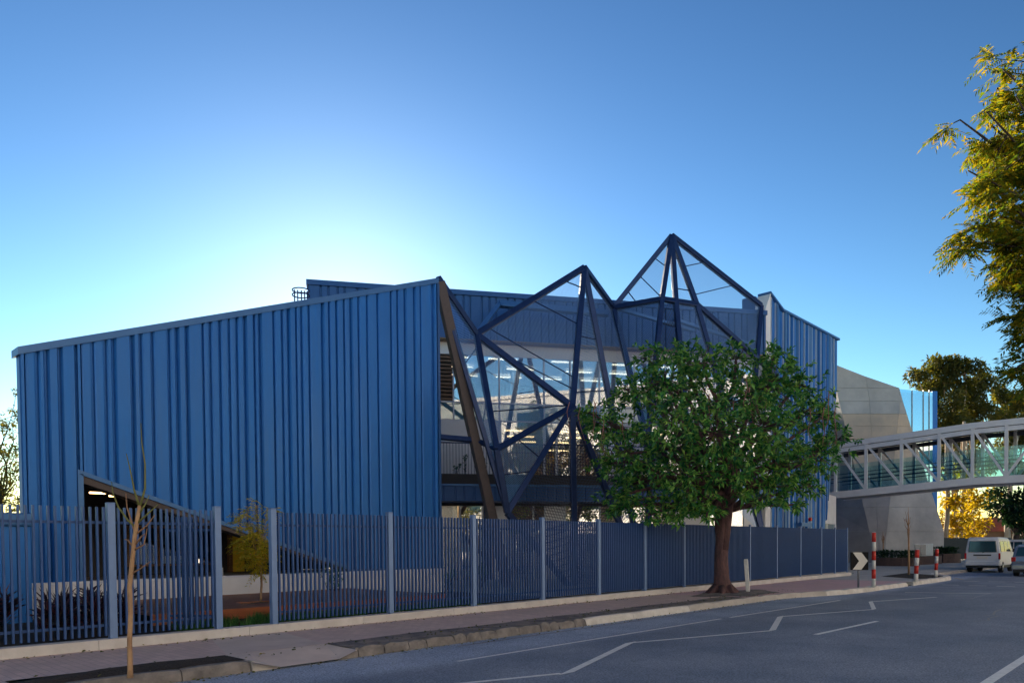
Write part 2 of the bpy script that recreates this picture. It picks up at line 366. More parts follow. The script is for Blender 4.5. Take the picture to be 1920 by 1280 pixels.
# ================================================================== ground, road, footpath
def strip(name, xs, yf, yb, zf, zb, mt, parent=None):
    b = MB()
    for i in range(len(xs) - 1):
        b.poly([(xs[i], yf(xs[i]), zf(xs[i])), (xs[i + 1], yf(xs[i + 1]), zf(xs[i + 1])), (xs[i + 1], yb(xs[i + 1]), zb(xs[i + 1])), (xs[i], yb(xs[i]), zb(xs[i]))])
    return b.build(name, mt, parent)
def lin(a, b, n): return [a + (b - a) * i / n for i in range(n + 1)]
ROADZ = -.15
g = struct(MB().poly([(-1500, -1500, -.22), (1800, -1500, -.22), (1800, 1800, -.22), (-1500, 1800, -.22)]).build('ground', 'dirt_ground'))
b = MB()
for i in range(60): b.poly([(-60 + i * 6, -4.2, ROADZ), (-54 + i * 6, -4.2, ROADZ), (-54 + i * 6, 9.8, ROADZ), (-60 + i * 6, 9.8, ROADZ)])
road = struct(b.build('road', 'asphalt'))
# near-side footpath behind the camera
near = struct(MB().box(-60, 300, -8, -4.2, -.2, -.02).build('near_footpath', 'paver'))

KP = [(-24, 9.45), (21.0, 9.45), (22.2, 9.4), (23.2, 9.18), (24.3, 8.82), (25.4, 8.58), (26.6, 8.47), (31.4, 8.36), (33, 8.32), (36, 8.25), (37.6, 8.3), (38.4, 8.5), (39.3, 9.0), (40.2, 9.5), (41.5, 9.75), (140, 9.75)]
def kY(x):
    for (a, ya), (c, yc) in zip(KP, KP[1:]):
        if a <= x <= c: return ya + (yc - ya) * (x - a) / (c - a)
    return KP[-1][1]
Z0 = lambda x: 0.0
main = struct(strip('footpath', lin(-24, 20, 44), lambda x: 10.25, lambda x: 12.4, Z0, Z0, 'paver'))
struct(strip('footpath', lin(-24, 2.2, 20), lambda x: kY(x) + .14, lambda x: 10.25, Z0, Z0, 'paver'))
pink = struct(strip('pink_paving', lin(20, 32, 36), lambda x: kY(x) + .14, lambda x: 12.4, Z0, Z0, 'paver_pink'))
struct(strip('driveway', [4.87, 5.25, 5.8, 6.2, 6.52], lambda x: 9.36, lambda x: 10.25, lambda x: -.12 if 5 < x < 6.5 else -.02, Z0, 'drive'))
b = MB(); b.poly([(4.9, 10.252, .004), (6.5, 10.252, .004), (6.9, 12.28, .004), (5.6, 12.28, .004)]); struct(b.build('driveway', 'drive'))
verge = struct(strip('verge', lin(6.52, 20, 30), lambda x: kY(x) + .14, lambda x: 10.25 + .06 * math.sin(x * 1.7), lambda x: .0, lambda x: .004, 'verge_asphalt'))
tp = G(1355, 1112)
b = MB(); c = V((tp.x + .3, tp.y - .35, 0)); ring = []
for k in range(22):
    t = 2 * math.pi * k / 22; ring.append(V((c.x + math.cos(t) * (2.0 + .35 * math.sin(3 * t)), max(kY(c.x + 2 * math.cos(t)) + .15, c.y + math.sin(t) * (.95 + .15 * math.sin(5 * t))), .008)))
for k in range(22): b.poly([ring[k], ring[(k + 1) % 22], V((c.x, c.y + .3, .06))])
struct(b.build('tree_pit_soil', 'verge_asphalt'))
b = MB(); pts = [(1.6, 9.6), (4.86, 9.6), (4.86, 10.24), (3.4, 10.2), (2.2, 10.02)]
cx, cy_ = 3.4, 9.9
N = 5
gridp = []
for i in range(len(pts)):
    p, q = pts[i], pts[(i + 1) % len(pts)]
    for k in range(6): gridp.append((p[0] + (q[0] - p[0]) * k / 6, p[1] + (q[1] - p[1]) * k / 6))
for rr in range(3):
    f0, f1 = 1 - rr / 3, 1 - (rr + 1) / 3
    for i in range(len(gridp)):
        def q(pt, f): 
            x, y = cx + (pt[0] - cx) * f, cy_ + (pt[1] - cy_) * f
            return (x, y, .006 + (1 - f) * .06 + .02 * noise.noise(V((x * 3, y * 3, 0))) * (f < 1))
        a, c2 = gridp[i], gridp[(i + 1) % len(gridp)]
        b.poly([q(a, f0), q(c2, f0), q(c2, f1), q(a, f1)] if f1 > 0 else [q(a, f0), q(c2, f0), q(a, 0)])
struct(b.build('mulch_bed', 'mulch', smooth=True))
apron = struct(strip('concrete_apron', lin(32, 60, 40), lambda x: kY(x) + .14, lambda x: 30, Z0, Z0, 'apron'))
struct(strip('concrete_apron', [60, 140], lambda x: kY(x) + .14, lambda x: 16, Z0, Z0, 'apron'))
b = MB(); q = [G(1652, 1080), G(1700, 1074), G(1772, 1079.5), G(1750, 1084), G(1715, 1085)]
b.poly([(p.x, p.y, .012) for p in q]); struct(b.build('mulch_bed', 'mulch'))
struct(MB().box(-24, 31.5, 12.53, 40, -.3, .06).build('garden_soil', 'soil'))
court = struct(MB().box(16.2, 40, 13.6, 30, .03, .09).build('courtyard_paving', 'apron'))

# kerb: every stone a piece of its own
def kerb_stone(x0, x1, mt, rough=0.0, h=.0, wd=.15, name='kerb_stone'):
    b = MB(); ya, yb = kY(x0), kY(x1); d = V((x1 - x0, yb - ya, 0)); nrm = V((-d.y, d.x, 0)).normalized()
    n = 4; rings = []
    for k in range(n + 1):
        t = k / n; p = V((x0, ya, 0)).lerp(V((x1, yb, 0)), t)
        j = lambda s: rnd.uniform(-s, s) * rough
        e = .02 if (k in (0, n) and rough) else 0
        r_ = [p + V((0, 0, -.3)), p + V((0, j(.02), ROADZ + .0)), p + nrm * (.012 + e + j(.012)) + V((0, 0, -.045 + h + j(.012))), p + nrm * (.04 + e) + V((0, 0, .006 + h - e + j(.012))), p + nrm * wd + V((0, 0, .006 + h - e * .5)), p + nrm * wd + V((0, 0, -.3))]
        rings.append([tuple(v) for v in r_])
    i0 = len(b.v); m_ = 6
    for r_ in rings: b.v += r_
    for k in range(n):
        for j in range(m_): a = i0 + k * m_; q = (j + 1) % m_; b.f.append((a + j, a + m_ + j, a + m_ + q, a + q))
    b.f.append(tuple(range(m_))); b.f.append(tuple(n * m_ + j for j in range(m_ - 1, -1, -1)))
    return b.build(name, mt, main)
x = -14.0
while x < 4.8: e = min(4.86, x + rnd.uniform(1.1, 1.5)); kerb_stone(x, e - .012, 'bluestone' if x > 0 else 'kerb_concrete', .5); x = e
x = 6.62
while x < 12.3:
    e = min(12.38, x + rnd.choice([.28, .38, .5, .62])); kerb_stone(x, e - .018, 'bluestone', 1.0, rnd.uniform(-.012, .012)); x = e
for e in (14.1, 16.6): kerb_stone(x, e - .012, 'kerb_white', .15); x = e
for e in (17.9, 19.6): kerb_stone(x, e - .012, 'kerb_concrete', .2); x = e
while x < 24: e = x + 1.15; kerb_stone(x, e - .012, 'kerb_concrete', .15); x = e
while x < 31: e = min(31.3, x + 1.0); kerb_stone(x, e - .01, 'kerb_white', .1, wd=.3); x = e
x = 31.9
while x < 41: e = min(41.4, x + .9); kerb_stone(x, e - .01, 'kerb_white', .1, .01, wd=.3); x = e
while x < 75: e = x + 2.4; kerb_stone(x, e - .012, 'kerb_concrete', .1); x = e
b = MB(); b.hexa([(4.88, 9.45, -.2), (5.3, 9.45, -.2), (5.3, 9.6, -.2), (4.88, 9.6, -.2)], [(4.88, 9.47, 0), (5.3, 9.47, -.125), (5.3, 9.6, -.11), (4.88, 9.6, 0)]); b.build('kerb_ramp', 'kerb_concrete', main)
b = MB(); b.hexa([(6.2, 9.45, -.2), (6.6, 9.45, -.2), (6.6, 9.6, -.2), (6.2, 9.6, -.2)], [(6.2, 9.47, -.125), (6.6, 9.47, .0), (6.6, 9.6, 0), (6.2, 9.6, -.11)]); b.build('kerb_ramp', 'bluestone', main)
MB().box(31.32, 31.88, 8.42, 8.75, -.145, -.13).build('drain_opening', 'black_plastic', main)

# painted lines
MZ = ROADZ + .004
def line(pts, wd, name, mt='paint', z=MZ):
    b = MB()
    for p, q in zip(pts, pts[1:]):
        p, q = V((p[0], p[1], z)), V((q[0], q[1], z)); n_ = V((-(q - p).y, (q - p).x, 0)).normalized() * wd / 2
        k = max(1, int((q - p).length / 1.5))
        for i in range(k): s0, s1 = p.lerp(q, i / k), p.lerp(q, (i + 1) / k); b.poly([s0 - n_, s1 - n_, s1 + n_, s0 + n_])
    return b.build(name, mt, road)
line([(7.31, 7.98), (15.35, 7.97)], .075, 'edge_line'); line([(15.75, 7.95), (22.5, 7.86)], .075, 'edge_line')
ZA, ZB = 6.14, 7.2
def zig(x0, x1, ya, yb): line([(x0, ya), (x1, yb)], .09, 'zigzag_line')
def bar(x0, x1, ya, yb): 
    b = MB(); b.poly([(x0 - .17, ya - .03, MZ + .003), (x0 + .17, ya - .03, MZ + .003), (x1 + .17, yb + .03, MZ + .003), (x1 - .17, yb + .03, MZ + .003)]); b.build('zigzag_bar', 'paint', road)
zig(4.4, 7.5, 7.28, ZA + .04); bar(7.52, 10.68, ZA, ZB); zig(10.68, 13.85, ZB, ZA); bar(13.85, 16.72, ZA, 7.15); zig(16.72, 19.87, 7.14, ZA); bar(19.87, 22.55, ZA, 7.0); zig(22.55, 25.5, 6.98, 6.04)
line([(27.32, 7.42), (28.3, 5.1)], .1, 'zigzag_line'); bar(25.3, 28.2, 5.12, 5.12)
line([(13.77, 5.25), (16.95, 5.15)], .1, 'lane_line'); line([(4.5, 5.3), (7.0, 5.3)], .1, 'lane_line')
line([(2.0, 1.9), (26, 1.9)], .12, 'lane_edge_line')
for xx in (33.1, 36.75):
    y = 7.65
    while y > -2: line([(xx, y), (xx, y - .6)], .12, 'crossing_dash'); y -= .92
line([(18.2, 3.62), (18.55, 3.38), (19.1, 3.5), (19.9, 3.45)], .045, 'paint_scuff', 'paint_worn')
line([G(1843, 1154, MZ)[:2], G(1863, 1152, MZ)[:2], G(1865, 1146, MZ)[:2], G(1878, 1141, MZ)[:2]], .05, 'paint_scuff', 'paint_worn', MZ + .003)
line([G(1790, 1083, MZ)[:2], G(1806, 1086, MZ)[:2]], .1, 'yellow_line', 'paint_yellow')
line([(8.4, 9.17), (20.5, 9.2)], .06, 'gutter_line', 'paint_faded')
b = MB(); b.tube([G(x_, y_, .03) for x_, y_ in ((1520, 1076), (1540, 1073), (1560, 1076), (1580, 1072), (1600, 1074))], .018, 6)
tag(b.build('garden_hose', 'hose', smooth=True), 'thin teal hose lying on the pavement at the far end of the fence', 'hose')

# ================================================================== fence
FY = 12.4
PX = [1.45, 4.1, 5.79, 6.83, 9.47, 11.88, 14.32, 16.72, 19.04, 21.39, 23.77, 26.15, 28.52, 30.85, 33.15, 34.8, 36.37]
fence = thing('fence', 'long grey-blue steel slat fence on a concrete strip beside the footpath', 'fence', (PX[2], FY, .15))
x = -1.0
while x < 36.4:
    e = min(36.6, x + 2.43); MB().box(x, e - .008, FY - .13, FY + .13, -.08, .15).build('plinth_block', 'plinth_strip', fence); x = e
pm = None
for i, X in enumerate(PX):
    s = .055 if i < 9 else .035
    b = MB(); b.box(X - s, X + s, FY - s, FY + s, .15, 2.235); p = b.build('post', 'fence_paint', fence); bevel(p, .006, 2)
    b = MB(); b.box(X - s - .004, X + s + .004, FY - s - .004, FY + s + .004, 2.235, 2.255); bevel(b.build('post_cap', 'fence_paint', p), .008, 2)
slat0 = None; nsl = 0; extra = MB(); SW, SD = .028, .046
for i in range(len(PX) - 1):
    if i == 2: continue
    xa, xb = PX[i] + .06, PX[i + 1] - .06
    b = MB(); b.box(xa, xb, FY + .004, FY + .03, 1.925, 1.965); pan = b.build('rail', 'fence_slat', fence)
    b = MB(); b.box(xa, xb, FY + .004, FY + .03, .335, .375); b.build('rail', 'fence_slat', fence)
    n = max(2, round((xb - xa) / .0935)); st = (xb - xa) / n
    for k in range(n):
        X = xa + st * (k + .5)
        if nsl < 300:
            if slat0 is None:
                b = MB(); b.box(-SW / 2, SW / 2, -SD, 0, .0, 1.98); slat0 = b.build('slat', 'fence_slat'); slat0.parent = fence; slat0.location = V((X, FY, .20)) - fence.location
            else: inst(slat0, fence, V((X, FY, .20)) - fence.location)
            nsl += 1
        else: extra.box(X - SW / 2, X + SW / 2, FY - SD, FY, .2, 2.18)
stuff(extra.build('far_slats', 'fence_slat', fence))
# open gate leaf swung in from the post beside the opening
best = None
for k in range(900, 1700):
    t = R(k / 10); p = V((5.85 + .98 * math.cos(t), 12.47 + .98 * math.sin(t), 1.5)); d = p - CAM
    px = 960 + FPX * d.dot(RT) / d.dot(FW)
    if best is None or abs(px - 312) < best[0]: best = (abs(px - 312), t)
t = best[1]; hg = V((5.85, 12.47, 0)); e = V((math.cos(t), math.sin(t), 0))
gate = thing('gate', 'narrow slat gate swung open behind the fence beside the gap', 'gate', (hg.x, hg.y, .18))
for s in (.03, .96): bevel(MB().beam(hg + e * s + V((0, 0, .18)), hg + e * s + V((0, 0, 2.1)), .045, .045, e).build('stile', 'fence_paint', gate), .004)
for z in (.36, 1.85): MB().beam(hg + e * .05 + V((0, 0, z)), hg + e * .94 + V((0, 0, z)), .03, .04).build('rail', 'fence_slat', gate)
for k in range(9): MB().beam(hg + e * (.13 + k * .0915) + V((0, 0, .2)), hg + e * (.13 + k * .0915) + V((0, 0, 2.08)), SW, .03, e.cross(V((0, 0, 1)))).build('slat', 'fence_slat', gate)
MB().beam(hg + V((.02, -.05, 1.05)), hg + V((.02, -.05, 1.2)), .03, .05).build('latch', 'galv', gate)

# ================================================================== the building
bld = thing('building', 'blue ribbed-metal building with a peaked steel mesh screen behind the fence', 'building', (15.9, 18.2, 0))
WY = 18.2
XL, XR = 4.33, 15.93
def ztop(x): return 5.79 + (10.16 - 5.79) * (x - 4.33) / (15.9 - 4.33)
o0 = onY(149, 890, WY); o1 = onY(652, 1071, WY); ZB = .88
def zbot(x):
    if x < o0.x: return .25
    if x > o1.x: return ZB
    return o0.z + (ZB - o0.z) * (x - o0.x) / (o1.x - o0.x)
# backing wall in columns
b = MB(); xs = sorted(set([XL, o0.x, o0.x + .001, o1.x, XR - .03] + [XL + i * .6 for i in range(1, 20)]))
xs = [x for x in xs if x <= XR - .03]
for a, c in zip(xs, xs[1:]):
    if c - a < .01: continue
    za, zc = zbot(a + 1e-4), zbot(c - 1e-4)
    b.hexa([(a, WY + .075, za), (c, WY + .075, zc), (c, WY + .3, zc), (a, WY + .3, za)], [(a, WY + .075, ztop(a) - .1), (c, WY + .075, ztop(c) - .1), (c, WY + .3, ztop(c) - .1), (a, WY + .3, ztop(a) - .1)])
wall = b.build('street_wall', 'cladding', bld)
# cladding pans between the seams
seams = [onY(x / 2.667, 700, WY).x for x in (102, 120, 187, 233, 300, 403, 467, 530, 570, 662, 706, 765, 848, 887, 935, 1018, 1055, 1103, 1150, 1188, 1227, 1275, 1302, 1372, 1415, 1445, 1485, 1512, 1550, 1615, 1650, 1687)]
seams[0] = XL; WID = [.27, .38, .27, .50, .27, .38]
k = 0
while seams[-1] < XR - .2: seams.append(seams[-1] + [.5, .28, .3, .36, .5, .26, .27, .37, .28][k % 9] * rnd.uniform(.93, 1.07)); k += 1
seams[-1] = XR - .17; seams.append(XR)
def pan(parent, P, u0, u1, d, zb0, zb1, zt0, zt1, mt='cladding', dp=.075, sl=.045, gap=.015, bow=0.0):
    """one folded pan: P(u, depth, z); raised tray with sloping sides"""
    prof = [(u0 + gap, dp), (u0 + gap + sl * .35, dp * .2), (u0 + gap + sl, -d), (u1 - gap - sl, -d), (u1 - gap - sl * .35, dp * .2), (u1 - gap, dp)]
    zb = lambda u: zb0 + (zb1 - zb0) * (u - u0) / (u1 - u0)
    zt = lambda u: zt0 + (zt1 - zt0) * (u - u0) / (u1 - u0)
    b = MB(); b.hexa([P(u, dd, zb(u)) for u, dd in prof], [P(u, dd, zt(u)) for u, dd in prof]); return b.build('cladding_pan', mt, parent)
PL = lambda u, d, z: (u, WY + d, z)
for a, c in zip(seams, seams[1:]):
    parts = [(a, c)]
    for s in (o0.x, o1.x):
        if a + .05 < s < c - .05: parts = [(a, s), (s, c)]
    for (p, q) in parts:
        if q - p < .06: continue
        pan(wall, PL, p, q, rnd.choice([0, .012, .03]), zbot(p + 1e-4), zbot(q - 1e-4), ztop(p) - .1, ztop(q) - .1)
# parapet cap, corner trims, opening trims
def sloped(x0, x1, y0, y1, dz0, dz1): return MB().hexa([(x0, y0, ztop(x0) + dz0), (x1, y0, ztop(x1) + dz0), (x1, y1, ztop(x1) + dz0), (x0, y1, ztop(x0) + dz0)], [(x0, y0, ztop(x0) + dz1), (x1, y0, ztop(x1) + dz1), (x1, y1, ztop(x1) + dz1), (x0, y1, ztop(x0) + dz1)])
sloped(XL - .05, XR + .03, WY - .06, WY + .45, -.16, .0).build('parapet_cap', 'cladding_trim', wall)
MB().box(XR - .03, XR + .06, WY - .05, WY + .4, .25, ztop(XR) - .17).build('corner_trim', 'navy_clad', wall)
MB().hexa([(XL + .02, WY + .3, .2), (XL + .14, WY + .3, .2), (XL + 2.9, 26.7, .2), (XL + 2.78, 26.7, .2)], [(XL + .02, WY + .3, ztop(XL) - .17), (XL + .14, WY + .3, ztop(XL) - .17), (XL + 2.9, 26.7, ztop(XL) - .17), (XL + 2.78, 26.7, ztop(XL) - .17)]).build('end_wall', 'cladding', bld)
# the wing's body: roof, back and inner side as slabs so that the room behind the opening stays hollow
MB().hexa([(XL + .1, WY + .46, ztop(XL) - .35), (XR, WY + .46, ztop(XR) - .35), (XR, 27, ztop(XR) - .35), (XL + 3, 27, ztop(XL + 3) - .35)], [(XL + .1, WY + .46, ztop(XL) - .2), (XR, WY + .46, ztop(XR) - .2), (XR, 27, ztop(XR) - .2), (XL + 3, 27, ztop(XL + 3) - .2)]).build('roof', 'navy_clad', bld)
MB().box(XR - .25, XR - .04, WY + .32, 24.2, 0, ztop(XR) - .4).build('inner_wall', 'navy_clad', bld)
MB().box(XL + 2.95, XR, 26.72, 27, 0, ztop(XL) - .4).build('back_wall', 'navy_clad', bld)
d = (V((o1.x, 0, ZB)) - V((o0.x, 0, o0.z))).normalized(); nrm = V((-d.z, 0, d.x))
p0, p1 = V((o0.x - .05, 0, o0.z + .02)), V((o1.x, 0, ZB))
MB().hexa([(p0.x, WY - .07, p0.z), (p1.x, WY - .07, p1.z), (p1.x, WY + .36, p1.z), (p0.x, WY + .36, p0.z)], [(p0.x, WY - .07, p0.z + .1), (p1.x, WY - .07, p1.z + .1), (p1.x, WY + .36, p1.z + .1), (p0.x, WY + .36, p0.z + .1)]).build('opening_trim', 'cladding_trim', wall)
MB().hexa([(p0.x + .12, WY - .02, p0.z - .2), (p1.x - .1, WY - .02, p1.z - .02), (p1.x - .1, WY + .4, p1.z - .02), (p0.x + .12, WY + .4, p0.z - .2)], [(p0.x + .12, WY - .02, p0.z - .01), (p1.x, WY - .02, p1.z - .005), (p1.x, WY + .4, p1.z - .005), (p0.x + .12, WY + .4, p0.z - .01)]).build('opening_lintel', 'steel_brown', wall)
MB().box(o0.x - .05, o0.x + .06, WY - .07, WY + .36, .8, o0.z + .02).build('opening_trim', 'cladding_trim', wall)
MB().box(o1.x, XR, WY - .03, WY + .1, ZB - .06, ZB).build('base_trim', 'navy_clad', wall)
# concrete plinth, cast in panels
x = XL
while x < XR - .1:
    e = min(XR, x + 2.75); q = MB().box(x + .004, e - .004, WY - .22, WY + .28, -.05, .80).build('plinth_panel', 'concrete_plinth', bld); bevel(q, .015, 2); x = e
MB().box(XL, XR, WY - .17, WY + .28, .80, .825).build('plinth_coping', 'concrete_plinth', bld)
# room behind the opening
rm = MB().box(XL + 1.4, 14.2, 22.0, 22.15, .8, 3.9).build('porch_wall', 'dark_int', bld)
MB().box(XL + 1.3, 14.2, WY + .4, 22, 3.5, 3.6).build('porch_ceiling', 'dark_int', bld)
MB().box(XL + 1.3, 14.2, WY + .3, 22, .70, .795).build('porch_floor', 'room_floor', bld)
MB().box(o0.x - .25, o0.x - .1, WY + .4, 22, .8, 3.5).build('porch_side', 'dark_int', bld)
def on22(px, py): return onY(px, py, 21.95)
a, c = on22(236, 985), on22(402, 1058)
MB().box(a.x, c.x, 21.9, 21.97, c.z, c.z + .06).build('window_frame', 'timber', rm); MB().box(a.x, c.x, 21.9, 21.97, a.z - .06, a.z).build('window_frame', 'timber', rm)
for t in (0, .34, .67, 1): xx = a.x + (c.x - .06 - a.x) * t; MB().box(xx, xx + .06, 21.9, 21.97, c.z + .062, a.z - .062).build('window_frame', 'timber', rm)
MB().box(a.x + .06, c.x - .06, 21.93, 21.95, c.z + .065, a.z - .065).build('pane', 'glass', rm)
for px, wd_ in ((310, .3), (345, .35), (372, .12), (388, .12)):
    q = on22(px, 1000); MB().box(q.x, q.x + wd_, 21.975, 21.99, q.z - .55, q.z + .1).build('lit_panel', 'room_wall', rm)
a, c = on22(433, 1000), on22(456, 1066); MB().box(a.x, c.x, 21.86, 21.98, .8, a.z + .3).build('yellow_door', 'yellow_panel', rm)
MB().box(a.x - .12, a.x - .01, 21.84, 21.98, .8, a.z + .3).build('door_frame', 'timber', rm)
for (pa, pb, py) in (((168), (197), 923), (205, 217, 929)):
    Yc = 19.9; a, c = onY(pa, py, Yc), onY(pb, py, Yc); MB().beam((a.x, Yc, a.z), (c.x, Yc, a.z), .07, .04).build('strip_light', 'lamp', bld)
# small low wing at the far left
LY = 17.4; lx1 = onY(57, 970, LY).x; lzt, lzb = onY(30, 961, LY).z, onY(30, 986, LY).z
lw = MB().box(-6, lx1, LY + .04, LY + .3, 0, lzb).build('low_wall', 'cladding', bld)
x = -6
while x < lx1 - .1: e = min(lx1, x + .4); MB().box(x + .006, e - .006, LY, LY + .04, .05, lzb - .01).build('cladding_pan', 'cladding', lw); x = e
bevel(MB().box(-6, lx1 + .05, LY - .1, LY + .42, lzb, lzt).build('wall_cap', 'cladding_trim', lw), .05, 3)

# ---- rear block on its own line, turned 34 degrees from the street
FA = dep(825, 700, 30.5); FA.z = 0
FB_ = dep(1430, 700, 33.7); FB_.z = 0
E_ = (FB_ - FA).normalized(); NN = V((E_.y, -E_.x, 0)); SL = (FB_ - FA).length
if NN.dot(-FA) < 0: NN = -NN
def Fp(s, n, z): return FA + E_ * s + NN * n + V((0, 0, z))
def fbox(s0, s1, n0, n1, z0, z1, bb=None):
    bb = bb or MB(); return bb.hexa([Fp(s0, n0, z0), Fp(s1, n0, z0), Fp(s1, n1, z0), Fp(s0, n1, z0)], [Fp(s0, n0, z1), Fp(s1, n0, z1), Fp(s1, n1, z1), Fp(s0, n1, z1)])
def fhit(px, py, n=0.0):
    d = ray(px, py); t = ((FA + NN * n) - CAM).dot(NN) / d.dot(NN); p = CAM + d * t; return (p - FA).dot(E_), p.z
sA = fhit(577, 560)[0]; sB = SL + .2
zR = fhit(1000, 553)[1]; zC = 10.15
rear = fbox(sA, sB, -.06, -.5, zC, zR - .08).build('rear_wall', 'navy_clad', bld)
s = sA; k = 0
PF = lambda u, d, z: Fp(u, -d, z)
while s < sB - .1:
    e = min(sB, s + [.5, .3, .36, .27, .5, .33, .28][k % 7]); k += 1; pan(rear, PF, s, e, 0, zC, zC, zR - .2, zR - .2, 'navy_clad'); s = e
fbox(sA - .05, sB, .07, -.5, zR - .2, zR).build('parapet_cap', 'navy_clad', rear)
fbox(sA, sB - .6, -.52, -9, zR - .6, zR - .3).build('rear_roof', 'navy_clad', bld)
fbox(sA, sA + .2, -.5, -9, 0, zR - .1).build('rear_side', 'navy_clad', bld)
# soffit and the recessed upper front
GN = -.5
fbox(-2.5, sB, -.02, GN - .2, zC - .05, zC - .004).build('soffit', 'soffit', bld)
z2b, z2t = fhit(936, 756, GN)[1], fhit(936, 668, GN)[1]
z1t = fhit(936, 789, GN)[1]; zspb = z1t + .03
fr = fbox(-2.5, sB, GN, GN - .25, z2t, zC - .05).build('head_wall', 'white_wall', bld)
# mullions and panes, upper storey
def sG(px, py=710): return fhit(px, py, GN)[0]
ms = [-2.4] + [sG(p) for p in (850, 936, 1020, 1069, 1124, 1190, 1262, 1340, 1420)] + [SL + .1]
z1f = 3.95
for i, (a, c) in enumerate(zip(ms, ms[1:])):
    fbox(a - .03, a + .03, GN + .03, GN - .1, z2b - .75, z2t).build('mullion', 'white_frame', fr)
    fbox(a + .03, c - .03, GN - .02, GN - .04, zspb, z2b - .03).build('spandrel_pane', 'glass_spandrel', fr)
    fbox(a + .03, c - .03, GN + .02, GN - .08, z2b - .03, z2b + .03).build('transom', 'white_frame', fr)
    if i == 0:
        n = 12
        for k in range(n):
            z = z2b + .08 + (z2t - z2b - .1) * k / n; fbox(a + .04, c - .04, GN + .02, GN - .1, z, z + (z2t - z2b) / n * .55).build('louvre', 'timber', fr)
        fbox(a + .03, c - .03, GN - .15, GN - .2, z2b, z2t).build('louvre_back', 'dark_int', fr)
    else: fbox(a + .03, c - .03, GN - .02, GN - .04, z2b + .03, z2t - .01).build('pane', 'glass', fr)
fbox(-2.5, sB, GN - .06, GN - .12, zspb, z2b - .05).build('spandrel_back', 'white_wall', fr)
fbox(-2.5, sB, GN + .02, GN - .1, zspb - .06, zspb).build('transom', 'white_frame', fr)
# middle storey
def f1(a, c, z0, z1, nm, mt, n0=GN, n1=GN - .15, par=None): return fbox(a, c, n0, n1, z0, z1).build(nm, mt, par or bld)
w1 = f1(-2.5, sG(938, 820), z1f, zspb - .06, 'white_wall', 'white_wall')
b1 = [sG(938, 840), sG(1021, 840), sG(1070, 840), sG(1130, 840), sG(1205, 840), sG(1290, 840), sG(1380, 840), SL + .1]
for i, (a, c) in enumerate(zip(b1, b1[1:])):
    f1(a - .05, a + .05, z1f, zspb - .06, 'mullion', 'white_frame', GN + .03, GN - .12, w1)
    if i in (3,): f1(a + .05, c - .05, z1f, zspb - .06, 'wall_panel', 'white_wall', GN, GN - .1, w1)
    else: f1(a + .05, c - .05, z1f, zspb - .07, 'pane', 'glass', GN - .02, GN - .04, w1)
a = sG(1021, 840); f1(a + .5, a + .6, z1f, zspb - .3, 'door_stile', 'white_frame', GN + .02, GN - .06, w1)
f1(sG(1036, 860), sG(1074, 860), z1f, z1f + 1.55, 'yellow_partition', 'yellow_panel', GN - .7, GN - .8, w1)
f1(sG(1030, 860), sG(1080, 860), z1f + 1.75, z1f + 1.8, 'strip_light', 'lamp', GN - .45, GN - .5, w1)
# terrace: slab edge, canopy band, railing
TN = .9
zc0 = fhit(950, 939, TN)[1]; zc1 = fhit(950, 909, TN)[1]; zc2 = fhit(950, 889, TN)[1]; zc3 = fhit(850, 829, TN)[1]
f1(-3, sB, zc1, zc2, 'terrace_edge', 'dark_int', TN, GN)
cb = f1(-3, sB, zc0, zc1 - .004, 'canopy_band', 'navy_clad', TN - .05, GN)
f1(-3, sB, zc1 - .05, zc1 + .03, 'canopy_flashing', 'cladding_trim', TN + .05, TN + .004, cb)
s = -3.0; k = 0
while s < sB - .1: e = min(sB, s + [.42, .5, .36][k % 3]); k += 1; pan(cb, lambda u, d, z: Fp(u, TN - .03 - d, z), s, e, .0, zc0, zc0, zc1 - .06, zc1 - .06, 'navy_clad', .02); s = e
rail = f1(-3, sB, zc3 - .03, zc3 + .02, 'railing', 'steel_blue', TN - .02, TN - .07)
bal = MB(); bal.hexa([Fp(0, TN - .035, zc2 - .1), Fp(.016, TN - .035, zc2 - .1), Fp(.016, TN - .055, zc2 - .1), Fp(0, TN - .055, zc2 - .1)], [Fp(0, TN - .035, zc3 - .03), Fp(.016, TN - .035, zc3 - .03), Fp(.016, TN - .055, zc3 - .03), Fp(0, TN - .055, zc3 - .03)])
bal0 = bal.build('baluster', 'steel_blue', rail)
for k in range(-22, int(sB / .125)):
    if k: inst(bal0, rail, E_ * (k * .125))
# ground storey
b0 = [(-3, sG(859, 950), 'glass_frost'), (sG(862, 950), sG(905, 950), 'glass'), (sG(905, 950), sG(922, 950), 'dark'), (sG(955, 950), sG(1000, 950), 'glass'), (sG(1000, 950), sG(1022, 950), 'glass'), (sG(1022, 950), sG(1059, 950), 'white'), (sG(1059, 950), sG(1125, 950), 'glass'), (sG(1125, 950), sG(1165, 950), 'warm'), (sG(1165, 950), sG(1260, 950), 'glass'), (sG(1260, 950), sG(1330, 950), 'white'), (sG(1330, 950), sG(1395, 950), 'glass'), (sG(1395, 950), SL, 'white')]
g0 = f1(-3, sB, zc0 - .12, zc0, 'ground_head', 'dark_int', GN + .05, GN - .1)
for a, c, kd in b0:
    mt = {'glass': 'glass', 'glass_frost': 'glass_frost', 'dark': 'shade_cloth', 'white': 'white_wall', 'warm': 'room_wall'}[kd]
    f1(a + .03, c - .03, .09, zc0 - .125, 'pane' if 'glass' in kd else 'wall_panel', mt, GN - .02, GN - (.04 if 'glass' in kd else .12), g0)
    f1(a - .03, a + .03, .09, zc0 - .122, 'mullion', 'white_frame', GN + .03, GN - .1, g0)
f1(sG(924, 950), sG(953, 950), .09, zc0 - .125, 'wall_panel', 'white_wall', GN - .02, GN - .12, g0)
